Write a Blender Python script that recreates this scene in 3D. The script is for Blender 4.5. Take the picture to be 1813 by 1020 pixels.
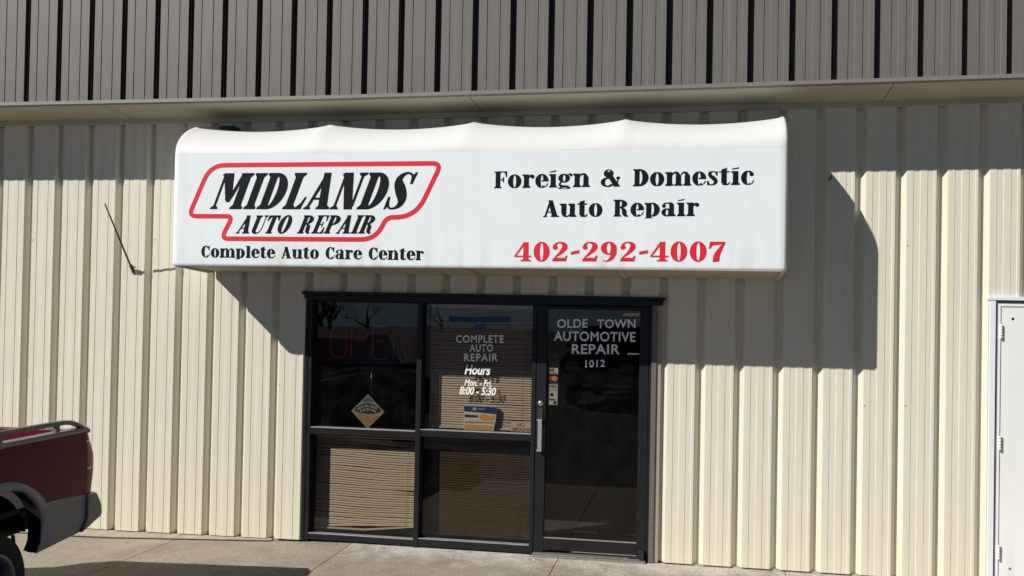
import bpy, bmesh, math, random
from mathutils import Vector, Matrix
from mathutils.geometry import tessellate_polygon
for o in list(bpy.data.objects): bpy.data.objects.remove(o)
S = bpy.context.scene
COL = S.collection
random.seed(7)
R = math.radians

# ------------------------------------------------------------ camera
CAMP = Vector((6.0768, -8.3735, 2.0868)); YAW, PIT, ROL = -0.1822, 0.0156, 0.0190
fw = Vector((math.sin(YAW)*math.cos(PIT), math.cos(YAW)*math.cos(PIT), math.sin(PIT)))
rt = Vector((math.cos(YAW), -math.sin(YAW), 0)); up = rt.cross(fw)
r2 = math.cos(ROL)*rt + math.sin(ROL)*up; u2 = -math.sin(ROL)*rt + math.cos(ROL)*up
cam = bpy.data.cameras.new('camera'); camo = bpy.data.objects.new('camera', cam); COL.objects.link(camo)
M = Matrix((r2, u2, -fw)).transposed().to_4x4(); M.translation = CAMP
camo.matrix_world = M
cam.sensor_width = 36; cam.lens = 36*1800.26/1813; cam.clip_end = 3000; cam.clip_start = 0.05
S.camera = camo
# ------------------------------------------------------------ light
TRAVEL = Vector((1.107, 1.0, -1.07)).normalized()
el = math.asin(-TRAVEL.z); rot = math.atan2(-TRAVEL.x, -TRAVEL.y)
W = bpy.data.worlds.new('World'); S.world = W; W.use_nodes = True
nt = W.node_tree; bg = nt.nodes['Background']
sky = nt.nodes.new('ShaderNodeTexSky'); sky.sky_type = 'NISHITA'; sky.sun_disc = False
sky.sun_elevation = el; sky.sun_rotation = rot
nt.links.new(sky.outputs[0], bg.inputs[0]); sky.air_density = .35; sky.dust_density = 0.0; sky.ozone_density = 3.0; bg.inputs[1].default_value = 0.05
sl = bpy.data.lights.new('sun', 'SUN'); sl.energy = 5.0; sl.angle = R(0.5); sl.color = (1, .97, .91)
so = bpy.data.objects.new('sun', sl); COL.objects.link(so); so.location = (-10, -10, 12)
so.rotation_euler = TRAVEL.to_track_quat('-Z', 'Y').to_euler()
S.view_settings.view_transform = 'Standard'; S.view_settings.look = 'None'
S.view_settings.exposure = 0.05; S.view_settings.gamma = 1; S.view_settings.use_curve_mapping = False
S.cycles.max_bounces = 8; S.cycles.transparent_max_bounces = 16

# ------------------------------------------------------------ materials
def mat(name, col, rough=.5, metal=0, noise=0, nscale=4, bump=0, bscale=60, coat=0, stretch=(1, 1, 1), spec=.5):
    m = bpy.data.materials.new(name); m.use_nodes = True; n = m.node_tree.nodes; l = m.node_tree.links
    b = n['Principled BSDF']; b.inputs['Roughness'].default_value = rough; b.inputs['Metallic'].default_value = metal
    b.inputs['Base Color'].default_value = (*col, 1); b.inputs['Coat Weight'].default_value = coat
    b.inputs['Coat Roughness'].default_value = .06; b.inputs['Specular IOR Level'].default_value = spec
    tc = n.new('ShaderNodeTexCoord'); mp = n.new('ShaderNodeMapping'); mp.inputs['Scale'].default_value = stretch
    l.new(tc.outputs['Object'], mp.inputs[0])
    if noise:
        t = n.new('ShaderNodeTexNoise'); t.inputs['Scale'].default_value = nscale; t.inputs['Detail'].default_value = 6
        t.inputs['Roughness'].default_value = .65
        l.new(mp.outputs[0], t.inputs['Vector'])
        rp = n.new('ShaderNodeMapRange'); rp.inputs[1].default_value = .3; rp.inputs[2].default_value = .7
        rp.inputs[3].default_value = 1-noise; rp.inputs[4].default_value = 1+noise*.6
        l.new(t.outputs[0], rp.inputs[0])
        mx = n.new('ShaderNodeMix'); mx.data_type = 'RGBA'; mx.blend_type = 'MULTIPLY'; mx.inputs[0].default_value = 1
        mx.inputs[6].default_value = (*col, 1); l.new(rp.outputs[0], mx.inputs[7]); l.new(mx.outputs[2], b.inputs['Base Color'])
    if bump:
        t2 = n.new('ShaderNodeTexNoise'); t2.inputs['Scale'].default_value = bscale; t2.inputs['Detail'].default_value = 4
        l.new(mp.outputs[0], t2.inputs['Vector'])
        bp = n.new('ShaderNodeBump'); bp.inputs['Strength'].default_value = bump; bp.inputs['Distance'].default_value = .01
        l.new(t2.outputs[0], bp.inputs['Height']); l.new(bp.outputs[0], b.inputs['Normal'])
    return m

def glass(name, tint, ior=1.5):
    m = bpy.data.materials.new(name); m.use_nodes = True; n = m.node_tree.nodes; l = m.node_tree.links
    n.remove(n['Principled BSDF']); out = n['Material Output']
    tr = n.new('ShaderNodeBsdfTransparent'); tr.inputs[0].default_value = (*tint, 1)
    gl = n.new('ShaderNodeBsdfGlossy'); gl.inputs['Roughness'].default_value = 0.0; gl.inputs[0].default_value = (1, 1, 1, 1)
    r0 = ((ior-1)/(ior+1))**2
    ge = n.new('ShaderNodeNewGeometry'); dt = n.new('ShaderNodeVectorMath'); dt.operation = 'DOT_PRODUCT'
    l.new(ge.outputs['Incoming'], dt.inputs[0]); l.new(ge.outputs['Normal'], dt.inputs[1])
    ab = n.new('ShaderNodeMath'); ab.operation = 'ABSOLUTE'; l.new(dt.outputs['Value'], ab.inputs[0])
    iv = n.new('ShaderNodeMath'); iv.operation = 'SUBTRACT'; iv.inputs[0].default_value = 1; l.new(ab.outputs[0], iv.inputs[1])
    pw = n.new('ShaderNodeMath'); pw.operation = 'POWER'; pw.inputs[1].default_value = 5; l.new(iv.outputs[0], pw.inputs[0])
    fr = n.new('ShaderNodeMath'); fr.operation = 'MULTIPLY_ADD'; fr.inputs[1].default_value = 1-r0; fr.inputs[2].default_value = r0; l.new(pw.outputs[0], fr.inputs[0])
    # faint waviness of old plate glass
    t = n.new('ShaderNodeTexNoise'); t.inputs['Scale'].default_value = 2.2; tc = n.new('ShaderNodeTexCoord')
    l.new(tc.outputs['Object'], t.inputs['Vector']); bp = n.new('ShaderNodeBump'); bp.inputs['Strength'].default_value = .03
    bp.inputs['Distance'].default_value = .02; l.new(t.outputs[0], bp.inputs['Height']); l.new(bp.outputs[0], gl.inputs['Normal'])
    mx = n.new('ShaderNodeMixShader'); l.new(fr.outputs[0], mx.inputs[0]); l.new(tr.outputs[0], mx.inputs[1]); l.new(gl.outputs[0], mx.inputs[2])
    df = n.new('ShaderNodeBsdfDiffuse'); df.inputs[0].default_value = (.75, .72, .66, 1)
    t3 = n.new('ShaderNodeTexNoise'); t3.inputs['Scale'].default_value = 7; t3.inputs['Detail'].default_value = 8; t3.inputs['Roughness'].default_value = .75; l.new(tc.outputs['Object'], t3.inputs['Vector'])
    r3 = n.new('ShaderNodeMapRange'); r3.inputs[1].default_value = .42; r3.inputs[2].default_value = .8; r3.inputs[3].default_value = .001; r3.inputs[4].default_value = .010; l.new(t3.outputs[0], r3.inputs[0])
    m4 = n.new('ShaderNodeMixShader'); l.new(r3.outputs[0], m4.inputs[0]); l.new(mx.outputs[0], m4.inputs[1]); l.new(df.outputs[0], m4.inputs[2])
    l.new(m4.outputs[0], out.inputs[0]); return m

def siding_mat(name, col, edge, dust):
    """painted steel: faint vertical streaks plus dust and splash stains near the foot"""
    m = mat(name, col, .42, 0, .06, 3.0, .16, 3, stretch=(6, 6, .35)); n = m.node_tree.nodes; l = m.node_tree.links
    b = n['Principled BSDF']; src = b.inputs['Base Color'].links[0].from_socket
    tc = n.new('ShaderNodeTexCoord'); sp = n.new('ShaderNodeSeparateXYZ'); l.new(tc.outputs['Object'], sp.inputs[0])
    ns = n.new('ShaderNodeTexNoise'); ns.inputs['Scale'].default_value = 5; ns.inputs['Detail'].default_value = 5
    l.new(tc.outputs['Object'], ns.inputs['Vector'])
    ad = n.new('ShaderNodeMath'); ad.operation = 'MULTIPLY_ADD'; ad.inputs[1].default_value = .5
    l.new(ns.outputs[0], ad.inputs[0]); l.new(sp.outputs[2], ad.inputs[2])
    mr = n.new('ShaderNodeMapRange'); mr.inputs[1].default_value = edge; mr.inputs[2].default_value = edge+.75
    mr.inputs[3].default_value = .55; mr.inputs[4].default_value = 0; l.new(ad.outputs[0], mr.inputs[0])
    mx = n.new('ShaderNodeMix'); mx.data_type = 'RGBA'; l.new(mr.outputs[0], mx.inputs[0]); l.new(src, mx.inputs[6])
    mx.inputs[7].default_value = (*dust, 1); l.new(mx.outputs[2], b.inputs['Base Color']); return m

CREAM = siding_mat('cream_painted_steel', (.685, .652, .54), .1, (.68, .63, .46))
TAUPE = mat('taupe_painted_steel', (.163, .150, .138), .42, 0, .06, 3, .05, 3, stretch=(6, 6, .35))
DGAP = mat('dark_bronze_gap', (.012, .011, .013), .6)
SOFF = mat('soffit_steel', (.50, .47, .36), .45, 0, .06, 3)
TRIMC = mat('taupe_trim', (.20, .185, .165), .4)
FRAME = mat('black_anodised_aluminium', (.011, .0105, .0125), .45, .0, .15, 8, spec=.32)
FRAMEB = mat('brown_aluminium_flashing', (.13, .115, .11), .5)
SILL = mat('sunlit_sill_edge', (.33, .32, .33), .45, .3, .25, 30)  # pale grey: the sunlit look of the ledges is put into the colour
GLASS = glass('window_glass', (.66, .645, .615), 1.5)
GLASSD = glass('dark_film_glass', (.23, .205, .185), 1.5)
GLASSC = glass('vehicle_glass', (.4, .42, .42), 1.5)
WHITE = mat('white_vinyl_fabric', (.80, .85, .865), .5, 0, .02, 2, .16, 5)
WHITET = mat('white_top_fabric', (.70, .705, .695), .55, 0, .03, 2.5, .16, 6)
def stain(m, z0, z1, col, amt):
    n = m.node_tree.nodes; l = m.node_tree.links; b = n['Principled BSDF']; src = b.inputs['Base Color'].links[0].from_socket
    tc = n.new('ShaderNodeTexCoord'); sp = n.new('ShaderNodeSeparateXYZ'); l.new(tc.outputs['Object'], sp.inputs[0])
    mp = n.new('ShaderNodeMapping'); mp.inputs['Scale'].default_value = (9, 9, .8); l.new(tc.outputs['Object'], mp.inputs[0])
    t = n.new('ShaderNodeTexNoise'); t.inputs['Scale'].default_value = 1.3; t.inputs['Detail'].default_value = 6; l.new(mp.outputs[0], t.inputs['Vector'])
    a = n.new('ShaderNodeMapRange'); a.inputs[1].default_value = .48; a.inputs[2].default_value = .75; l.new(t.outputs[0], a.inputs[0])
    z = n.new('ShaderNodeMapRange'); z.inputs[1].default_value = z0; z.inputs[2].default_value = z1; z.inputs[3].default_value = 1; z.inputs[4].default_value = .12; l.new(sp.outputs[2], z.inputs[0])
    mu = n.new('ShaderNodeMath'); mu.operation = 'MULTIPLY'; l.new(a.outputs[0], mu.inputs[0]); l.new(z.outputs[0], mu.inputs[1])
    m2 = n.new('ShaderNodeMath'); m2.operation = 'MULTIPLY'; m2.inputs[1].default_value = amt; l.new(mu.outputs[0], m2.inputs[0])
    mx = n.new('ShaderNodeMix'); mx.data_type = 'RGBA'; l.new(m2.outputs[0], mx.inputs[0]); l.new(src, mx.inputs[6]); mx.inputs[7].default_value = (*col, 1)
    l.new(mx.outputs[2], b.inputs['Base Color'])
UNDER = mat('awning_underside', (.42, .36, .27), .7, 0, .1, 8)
AFRAME = mat('awning_frame_aluminium', (.55, .52, .47), .4, .3)
BLACKV = mat('black_vinyl', (.007, .007, .010), .6, spec=.15)
REDV = mat('red_vinyl', (.72, .016, .028), .45)
WVINYL = mat('white_window_vinyl', (.86, .86, .84), .5)
GVINYL = mat('grey_window_vinyl', (.90, .90, .90), .5, 0, .1, 30)
BLUEV = mat('blue_vinyl', (.012, .028, .14), .5)
BLIND = mat('tan_blind_slat', (.50, .395, .285), .45, 0, .06, 6)
BLINDW = mat('blind_rail', (.62, .52, .42), .4)
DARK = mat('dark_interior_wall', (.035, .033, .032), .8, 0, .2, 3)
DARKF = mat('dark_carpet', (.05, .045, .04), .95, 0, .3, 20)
DOORW = mat('white_door_paint', (.80, .81, .79), .35, 0, .03, 2)
TRIMW = mat('white_door_trim', (.76, .76, .82), .35)
STEEL = mat('brushed_steel', (.55, .55, .56), .3, .9, .1, 20)
MAROON = mat('maroon_paint', (.105, .004, .019), .45, 0, .1, 3, coat=.08, spec=.22)
GREYP = mat('grey_plastic_cladding', (.24, .24, .255), .5, 0, .1, 6, .1, 120)
GREYB = mat('grey_bumper', (.20, .20, .19), .42, 0, .12, 7)
RAILM = mat('grey_bed_rail', (.17, .17, .155), .38, .2, .08, 9)
RUBBER = mat('tyre_rubber', (.018, .018, .019), .85, 0, .2, 14)
ALLOY = mat('alloy_rim', (.30, .30, .33), .35, .7, .1, 9)
LENS = mat('red_lens', (.26, .03, .03), .35, spec=.25)
UNDERB = mat('black_chassis', (.014, .014, .014), .8)
RODM = mat('weathered_rod', (.07, .065, .055), .6, .2, .25, 40)
BLACKP = mat('black_plastic', (.015, .015, .016), .5)
ROOF = mat('roof_membrane', (.25, .25, .25), .8)

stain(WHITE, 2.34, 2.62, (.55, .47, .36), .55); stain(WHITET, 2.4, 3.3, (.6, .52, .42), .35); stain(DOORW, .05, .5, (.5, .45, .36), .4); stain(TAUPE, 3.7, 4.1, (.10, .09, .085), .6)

def concrete():
    m = mat('paving_concrete', (.355, .312, .25), .85, 0, .10, 2.2, .35, 90); n = m.node_tree.nodes; l = m.node_tree.links
    b = n['Principled BSDF']; src = b.inputs['Base Color'].links[0].from_socket
    tc = n.new('ShaderNodeTexCoord'); sp = n.new('ShaderNodeSeparateXYZ'); l.new(tc.outputs['Object'], sp.inputs[0])
    # worn bleached slabs in front of the entrance
    w = n.new('ShaderNodeMapRange'); w.inputs[1].default_value = 3.168; w.inputs[2].default_value = 3.172; l.new(sp.outputs[0], w.inputs[0])
    ns = n.new('ShaderNodeTexNoise'); ns.inputs['Scale'].default_value = 3.5; ns.inputs['Detail'].default_value = 8; ns.inputs['Roughness'].default_value = .7
    l.new(tc.outputs['Object'], ns.inputs['Vector'])
    yy = n.new('ShaderNodeMath'); yy.operation = 'MULTIPLY_ADD'; yy.inputs[1].default_value = .42; l.new(sp.outputs[1], yy.inputs[0]); l.new(ns.outputs[0], yy.inputs[2])
    cr = n.new('ShaderNodeMapRange'); cr.inputs[1].default_value = .28; cr.inputs[2].default_value = .50; l.new(yy.outputs[0], cr.inputs[0])
    mu = n.new('ShaderNodeMath'); mu.operation = 'MULTIPLY'; l.new(w.outputs[0], mu.inputs[0]); l.new(cr.outputs[0], mu.inputs[1])
    mx = n.new('ShaderNodeMix'); mx.data_type = 'RGBA'; l.new(mu.outputs[0], mx.inputs[0]); l.new(src, mx.inputs[6]); mx.inputs[7].default_value = (.56, .53, .475, 1)
    # aggregate speckle, dark spots
    n2 = n.new('ShaderNodeTexNoise'); n2.inputs['Scale'].default_value = 45; n2.inputs['Detail'].default_value = 3; l.new(tc.outputs['Object'], n2.inputs['Vector'])
    c2 = n.new('ShaderNodeMapRange'); c2.inputs[1].default_value = .35; c2.inputs[2].default_value = .65; c2.inputs[3].default_value = .78; c2.inputs[4].default_value = 1.12; l.new(n2.outputs[0], c2.inputs[0])
    m2 = n.new('ShaderNodeMix'); m2.data_type = 'RGBA'; m2.blend_type = 'MULTIPLY'; m2.inputs[0].default_value = 1; l.new(mx.outputs[2], m2.inputs[6]); l.new(c2.outputs[0], m2.inputs[7])
    n3 = n.new('ShaderNodeTexNoise'); n3.inputs['Scale'].default_value = 9; n3.inputs['Detail'].default_value = 2; l.new(tc.outputs['Object'], n3.inputs['Vector'])
    c3 = n.new('ShaderNodeMapRange'); c3.inputs[1].default_value = .66; c3.inputs[2].default_value = .74; c3.inputs[3].default_value = 1; c3.inputs[4].default_value = .66; l.new(n3.outputs[0], c3.inputs[0])
    m3 = n.new('ShaderNodeMix'); m3.data_type = 'RGBA'; m3.blend_type = 'MULTIPLY'; m3.inputs[0].default_value = 1; l.new(m2.outputs[2], m3.inputs[6]); l.new(c3.outputs[0], m3.inputs[7])
    n4 = n.new('ShaderNodeTexNoise'); n4.inputs['Scale'].default_value = 1.7; n4.inputs['Detail'].default_value = 7; n4.inputs['Roughness'].default_value = .72; l.new(tc.outputs['Object'], n4.inputs['Vector'])
    c4 = n.new('ShaderNodeMapRange'); c4.inputs[1].default_value = .47; c4.inputs[2].default_value = .62; c4.inputs[3].default_value = 0; c4.inputs[4].default_value = .55; l.new(n4.outputs[0], c4.inputs[0])
    m5 = n.new('ShaderNodeMix'); m5.data_type = 'RGBA'; l.new(c4.outputs[0], m5.inputs[0]); l.new(m3.outputs[2], m5.inputs[6]); m5.inputs[7].default_value = (.235, .195, .145, 1)
    l.new(m5.outputs[2], b.inputs['Base Color']); return m
CONC = concrete()
ASPH = mat('asphalt_ground', (.032, .032, .033), .9, 0, .25, 1.5, .3, 80)
CURB = mat('foundation_concrete', (.40, .35, .27), .85, 0, .2, 12, .3, 60)
BARK = mat('bark', (.055, .045, .035), .9, 0, .3, 10)
GRAV = mat('crumbs', (.55, .52, .46), .9, 0, .3, 50)

# ------------------------------------------------------------ mesh helpers
class MB:
    def __init__(s): s.v = []; s.f = []; s.sm = []
    def add(s, vs, fs, smooth=False):
        o = len(s.v); s.v += [tuple(p) for p in vs]; s.f += [[i+o for i in f] for f in fs]; s.sm += [smooth]*len(fs); return s
    def box(s, x0, x1, y0, y1, z0, z1):
        vs = [(x, y, z) for x in (x0, x1) for y in (y0, y1) for z in (z0, z1)]
        return s.add(vs, [(0, 1, 3, 2), (4, 6, 7, 5), (0, 4, 5, 1), (2, 3, 7, 6), (0, 2, 6, 4), (1, 5, 7, 3)])
    def tube(s, pts, rad, n=10, caps=True, smooth=True):
        pts = [Vector(p) for p in pts]; rad = rad if isinstance(rad, (list, tuple)) else [rad]*len(pts)
        vs = []; pu = None
        for i, p in enumerate(pts):
            d = (pts[min(i+1, len(pts)-1)]-pts[max(i-1, 0)]).normalized()
            a = pu if pu else (Vector((0, 0, 1)) if abs(d.z) < .9 else Vector((1, 0, 0)))
            a = (a-d*a.dot(d)).normalized(); pu = a; b = d.cross(a)
            vs += [p+(a*math.cos(2*math.pi*k/n)+b*math.sin(2*math.pi*k/n))*rad[i] for k in range(n)]
        fs = [(i*n+k, i*n+(k+1) % n, (i+1)*n+(k+1) % n, (i+1)*n+k) for i in range(len(pts)-1) for k in range(n)]
        s.add(vs, fs, smooth)
        if caps: s.add(vs[:n], [tuple(range(n))[::-1]]); s.add(vs[-n:], [tuple(range(n))])
        return s
    def lathe(s, prof, c, axis, n=32, smooth=True):
        """prof: (radius, offset along axis)"""
        axis = Vector(axis).normalized(); a = axis.orthogonal().normalized(); b = axis.cross(a); c = Vector(c); vs = []
        for r, h in prof: vs += [c+axis*h+(a*math.cos(2*math.pi*k/n)+b*math.sin(2*math.pi*k/n))*r for k in range(n)]
        return s.add(vs, [(i*n+k, i*n+(k+1) % n, (i+1)*n+(k+1) % n, (i+1)*n+k) for i in range(len(prof)-1) for k in range(n)], smooth)
    def prism(s, poly, d0, d1, f):
        """poly 2D (a,b); f(a,b,d)->3D; closed prism with tessellated caps"""
        n = len(poly); tri = tessellate_polygon([[Vector((a, b, 0)) for a, b in poly]])
        s.add([f(a, b, d0) for a, b in poly], [tuple(t) for t in tri]); s.add([f(a, b, d1) for a, b in poly], [tuple(t)[::-1] for t in tri])
        vs = [f(a, b, d0) for a, b in poly]+[f(a, b, d1) for a, b in poly]
        return s.add(vs, [(i, (i+1) % n, n+(i+1) % n, n+i) for i in range(n)])
    def flat(s, poly, f):
        tri = tessellate_polygon([[Vector((a, b, 0)) for a, b in poly]]); return s.add([f(a, b) for a, b in poly], [tuple(t) for t in tri])
    def build(s, name, m, parent=None, bevel=0, fix=True):
        me = bpy.data.meshes.new(name); me.from_pydata(s.v, [], s.f)
        me.polygons.foreach_set('use_smooth', s.sm); me.update()
        if fix:
            b = bmesh.new(); b.from_mesh(me); bmesh.ops.remove_doubles(b, verts=b.verts, dist=1e-5)
            bmesh.ops.recalc_face_normals(b, faces=b.faces); b.to_mesh(me); b.free()
        me.materials.append(m); o = bpy.data.objects.new(name, me); COL.objects.link(o)
        if parent: o.parent = parent
        if bevel:
            bv = o.modifiers.new('bevel', 'BEVEL'); bv.width = bevel; bv.segments = 2; bv.limit_method = 'ANGLE'; bv.angle_limit = R(40)
        return o
def box(name, m, parent, *a, bevel=0): return MB().box(*a).build(name, m, parent, bevel)
def thing(name, label, cat, loc=(0, 0, 0), group=None):
    o = bpy.data.objects.new(name, None); COL.objects.link(o); o.location = loc; o.empty_display_size = .2
    return tag(o, label, cat, group)
def tag(o, label, cat, group=None):
    o['label'] = label; o['category'] = cat
    if group: o['group'] = group
    return o
def struct(o): o['kind'] = 'structure'; return o
def lerp(xs, ys, x):
    if x <= xs[0]: return ys[0]
    for i in range(len(xs)-1):
        if x <= xs[i+1]: return ys[i]+(ys[i+1]-ys[i])*(x-xs[i])/(xs[i+1]-xs[i])
    return ys[-1]

# ------------------------------------------------------------ ground
def pz(x): return lerp([-1, 1.0, 2.7, 3.2], [-.05, -.05, -.012, 0], x)
gb = MB(); xs = [-900, -300, -100, -40, -15, 0, 15, 40, 100, 300, 900]; ys = [300, 60, 0, -20, -50, -78, -90, -130, -250, -900]
def gz(y): return lerp([-900, -250, -130, -90, -78], [-26, -14, -8, -2.2, -.058], y)
gb.add([(x, y, gz(y)) for y in ys for x in xs], [(j*len(xs)+i, j*len(xs)+i+1, (j+1)*len(xs)+i+1, (j+1)*len(xs)+i) for j in range(len(ys)-1) for i in range(len(xs)-1)])
struct(gb.build('ground', ASPH))
pv = MB(); jx = [-5.6, -3.8, -2.0, -.2, 1.6, 3.17, 4.97, 6.78, 8.6, 10.4, 12.2]; jy = [.3, -1.7, -3.3]
for i in range(len(jx)-1):
    for j in range(len(jy)-1):
        x0, x1 = jx[i]+.004, jx[i+1]-.004; y0, y1 = jy[j]-.004, jy[j+1]+.004; nx = 6
        def sx(x, y): return x-(.05*y*-1 if abs(x-1.6) < .02 else 0)
        top = [[(sx(x0+(x1-x0)*k/nx, y), y, pz(x0+(x1-x0)*k/nx)) for k in range(nx+1)] for y in (y0, y1)]
        vs = top[0]+top[1]; fs = [(k, k+1, nx+2+k, nx+1+k) for k in range(nx)]
        pv.add(vs, fs)
        ring = top[0]+top[1][::-1]; n = len(ring); pv.add(ring+[(a, b, c-.1) for a, b, c in ring], [(k, (k+1) % n, n+(k+1) % n, n+k) for k in range(n)])
struct(pv.build('pavement', CONC, fix=False))
cr = MB()
for k in range(700):
    x = random.uniform(3.0, 8.6); y = -abs(random.gauss(0, .16))-.01
    if random.random() < .3: x = random.uniform(-.5, 8.6); y = random.uniform(-1.3, -.03)
    r = random.choice((.003, .004, .005, .006, .010))*random.uniform(.7, 1.3); c = Vector((x, y, pz(x)+r*.4))
    pts = [c+Vector((random.uniform(-1, 1), random.uniform(-1, 1), random.uniform(-.5, .8)))*r for _ in range(4)]
    cr.add(pts, [(0, 1, 2), (0, 1, 3), (1, 2, 3), (0, 2, 3)])
o = cr.build('gravel', GRAV); o['kind'] = 'stuff'; o['label'] = 'pale grit and crumbs along foot of metal wall'; o['category'] = 'grit'

# ------------------------------------------------------------ building
BLD = thing('auto_repair_building', 'cream ribbed metal building with taupe upper band and dark glass storefront', 'building', (4, 0, 0))
BLD.location = (0, 0, 0)
P = .3048
def soff_edge(x): return lerp([-.3, 3, 6, 9.2], [3.716, 3.722, 3.752, 3.793], x)
def profile(x0, x1, off=0.0, mouth=.043, floor=.010, depth=.046, minor=.0030):
    """plan profile of ribbed sheet between x0 and x1 (recessed grooves at multiples of P)"""
    pts = [(x0, 0)]
    k0 = int(math.floor((x0-off)/P))-1; k1 = int(math.ceil((x1-off)/P))+1
    for k in range(k0, k1+1):
        c = k*P+off
        seq = [(c-mouth, 0), (c-floor, depth), (c+floor, depth), (c+mouth, 0)]
        for a, b in ((.30, .47), (.64, .795)):
            l, r = c+a*P, c+b*P; seq += [(l, 0), (l+.0036, minor), (r-.0036, minor), (r, 0)]
        pts += [q for q in seq if x0 < q[0] < x1]
    # a cut end takes the depth of the profile there
    def at(x):
        c = round((x-off)/P)*P+off; d = abs(x-c)
        return depth if d < floor else depth*(mouth-d)/(mouth-floor) if d < mouth else 0
    pts[0] = (x0, at(x0)); pts.append((x1, at(x1)))
    return pts
def sheet(mb, pts, y0, zb, zt):
    n = len(pts); rows = []
    for f in (zb, zt): rows += [(x, y0+y, f(x)) for x, y in pts]
    mb.add(rows, [(i, i+1, n+i+1, n+i) for i in range(n-1)])
top = lambda x: 3.95
foot = lambda x: lerp([1, 3.2], [-.012, .014], x)
wl = MB()
sheet(wl, profile(-6, 2.735), 0, foot, top)
sheet(wl, profile(2.735, 5.78), 0, lambda x: 2.155, top)
sheet(wl, profile(5.78, 8.272), 0, foot, top)
sheet(wl, profile(8.272, 9.36), 0, lambda x: 2.215, top)
sheet(wl, profile(9.36, 13), 0, foot, top)
WALLO = wl.build('metal_siding', CREAM, BLD)
# back liner so nothing shines through
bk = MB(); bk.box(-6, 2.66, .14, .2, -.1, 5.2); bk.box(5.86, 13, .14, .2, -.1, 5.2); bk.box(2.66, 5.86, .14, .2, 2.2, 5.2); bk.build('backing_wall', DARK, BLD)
fd = MB()
fd.box(-6, 2.66, .045, .13, -.15, .02); fd.box(5.86, 13, .02, .13, -.15, .012)
fw_ = lambda x: lerp([.6, 2.45], [.165, .012], x)
lx = [-6, -4, -2, -.5, .6, 1.0, 1.5, 2.0, 2.45]; n = len(lx)
vs = [(x, .02, pz(x)+.034-max(0, x-.6)*.008) for x in lx]+[(x, -fw_(x), pz(x)+.012) for x in lx]+[(x, -fw_(x), pz(x)-.06) for x in lx]
fd.add(vs, [(j*n+i, j*n+i+1, (j+1)*n+i+1, (j+1)*n+i) for j in range(2) for i in range(n-1)])
fd.build('foundation', CURB, BLD)
js = MB(); js.add([(x, -fw_(x)-.0005, pz(x)+.006) for x in lx]+[(x, -fw_(x)-.020, pz(x)+.005) for x in lx], [(i, i+1, n+i+1, n+i) for i in range(n-1)]); js.build('joint_dirt', DGAP, BLD)
# screws on the siding grooves' shoulders
sc = None
for k in range(-1, 29):
    for z in (1.35, 2.6):
        x = k*P+.05
        if random.random() < .55: continue
        if 2.6 < x < 5.9 and z < 2.2: continue
        if 8.2 < x < 9.4 and z < 2.3: continue
        if sc is None:
            sc = MB().lathe([(0, -.006), (.004, -.005), (.005, -.001), (.005, .001)], (0, 0, 0), (0, 1, 0), 8).build('siding_screw', mat('screw_heads', (.35, .32, .26), .5), BLD); q = sc
        else: q = sc.copy(); COL.objects.link(q)
        q.location = (x, 0, z+random.uniform(-.01, .01))
# upper band
UY = -.53
ub = MB(); zb2 = lambda x: soff_edge(x)+.028; zt2 = lambda x: 5.2
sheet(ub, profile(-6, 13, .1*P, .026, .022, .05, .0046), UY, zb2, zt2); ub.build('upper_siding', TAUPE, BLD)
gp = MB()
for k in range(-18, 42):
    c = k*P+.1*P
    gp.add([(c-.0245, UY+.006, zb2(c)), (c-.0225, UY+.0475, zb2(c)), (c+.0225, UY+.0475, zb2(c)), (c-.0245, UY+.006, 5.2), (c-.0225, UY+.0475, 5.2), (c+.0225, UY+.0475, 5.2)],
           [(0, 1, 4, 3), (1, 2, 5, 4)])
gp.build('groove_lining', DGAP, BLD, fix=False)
xs = [-6, -.3, 3, 6, 9.2, 13]
def strip(mb, prof):
    n = len(xs); vs = [(x, y, soff_edge(x)+z) for y, z in prof for x in xs]
    mb.add(vs, [(j*n+i, j*n+i+1, (j+1)*n+i+1, (j+1)*n+i) for j in range(len(prof)-1) for i in range(n-1)])
ft = MB(); strip(ft, [(UY+.03, .034), (UY-.012, .032), (UY-.014, .004), (UY-.004, -.004), (UY+.028, -.004), (UY+.03, .01)]); ft.build('fascia_trim', TRIMC, BLD)
sf = MB(); xa = [-6, -2.15, 1.05, 4.25, 7.47, 10.6, 13]
for a, b in zip(xa[:-1], xa[1:]):
    ss = [a+.003]+[x for x in xs if a < x < b]+[b-.003]
    for p0, p1 in zip(ss[:-1], ss[1:]):
        sf.add([(p0, UY+.024, soff_edge(p0)-.001), (p1, UY+.024, soff_edge(p1)-.001), (p1, .05, soff_edge(p1)-.036), (p0, .05, soff_edge(p0)-.036)], [(0, 1, 2, 3)])
sf.build('soffit', SOFF, BLD)
sb = MB()
strip(sb, [(UY+.02, .012), (.06, -.02)]); sb.build('soffit_backing', DGAP, BLD)
jt = MB(); strip(jt, [(-.012, -.028), (-.012, -.075), (-.001, -.078), (.03, -.078)]); jt.build('soffit_channel', SOFF, BLD)
rf = MB().box(-6, 13, UY+.03, 9, 5.17, 5.23); rf.build('roof', ROOF, BLD)
bw = MB(); bw.box(-6, 13, 8.8, 9, -.1, 5.16); bw.box(-6.05, -5.95, .21, 8.79, -.1, 5.16); bw.box(12.95, 13.05, .21, 8.79, -.1, 5.16); bw.build('outer_wall', CREAM, BLD)

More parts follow.
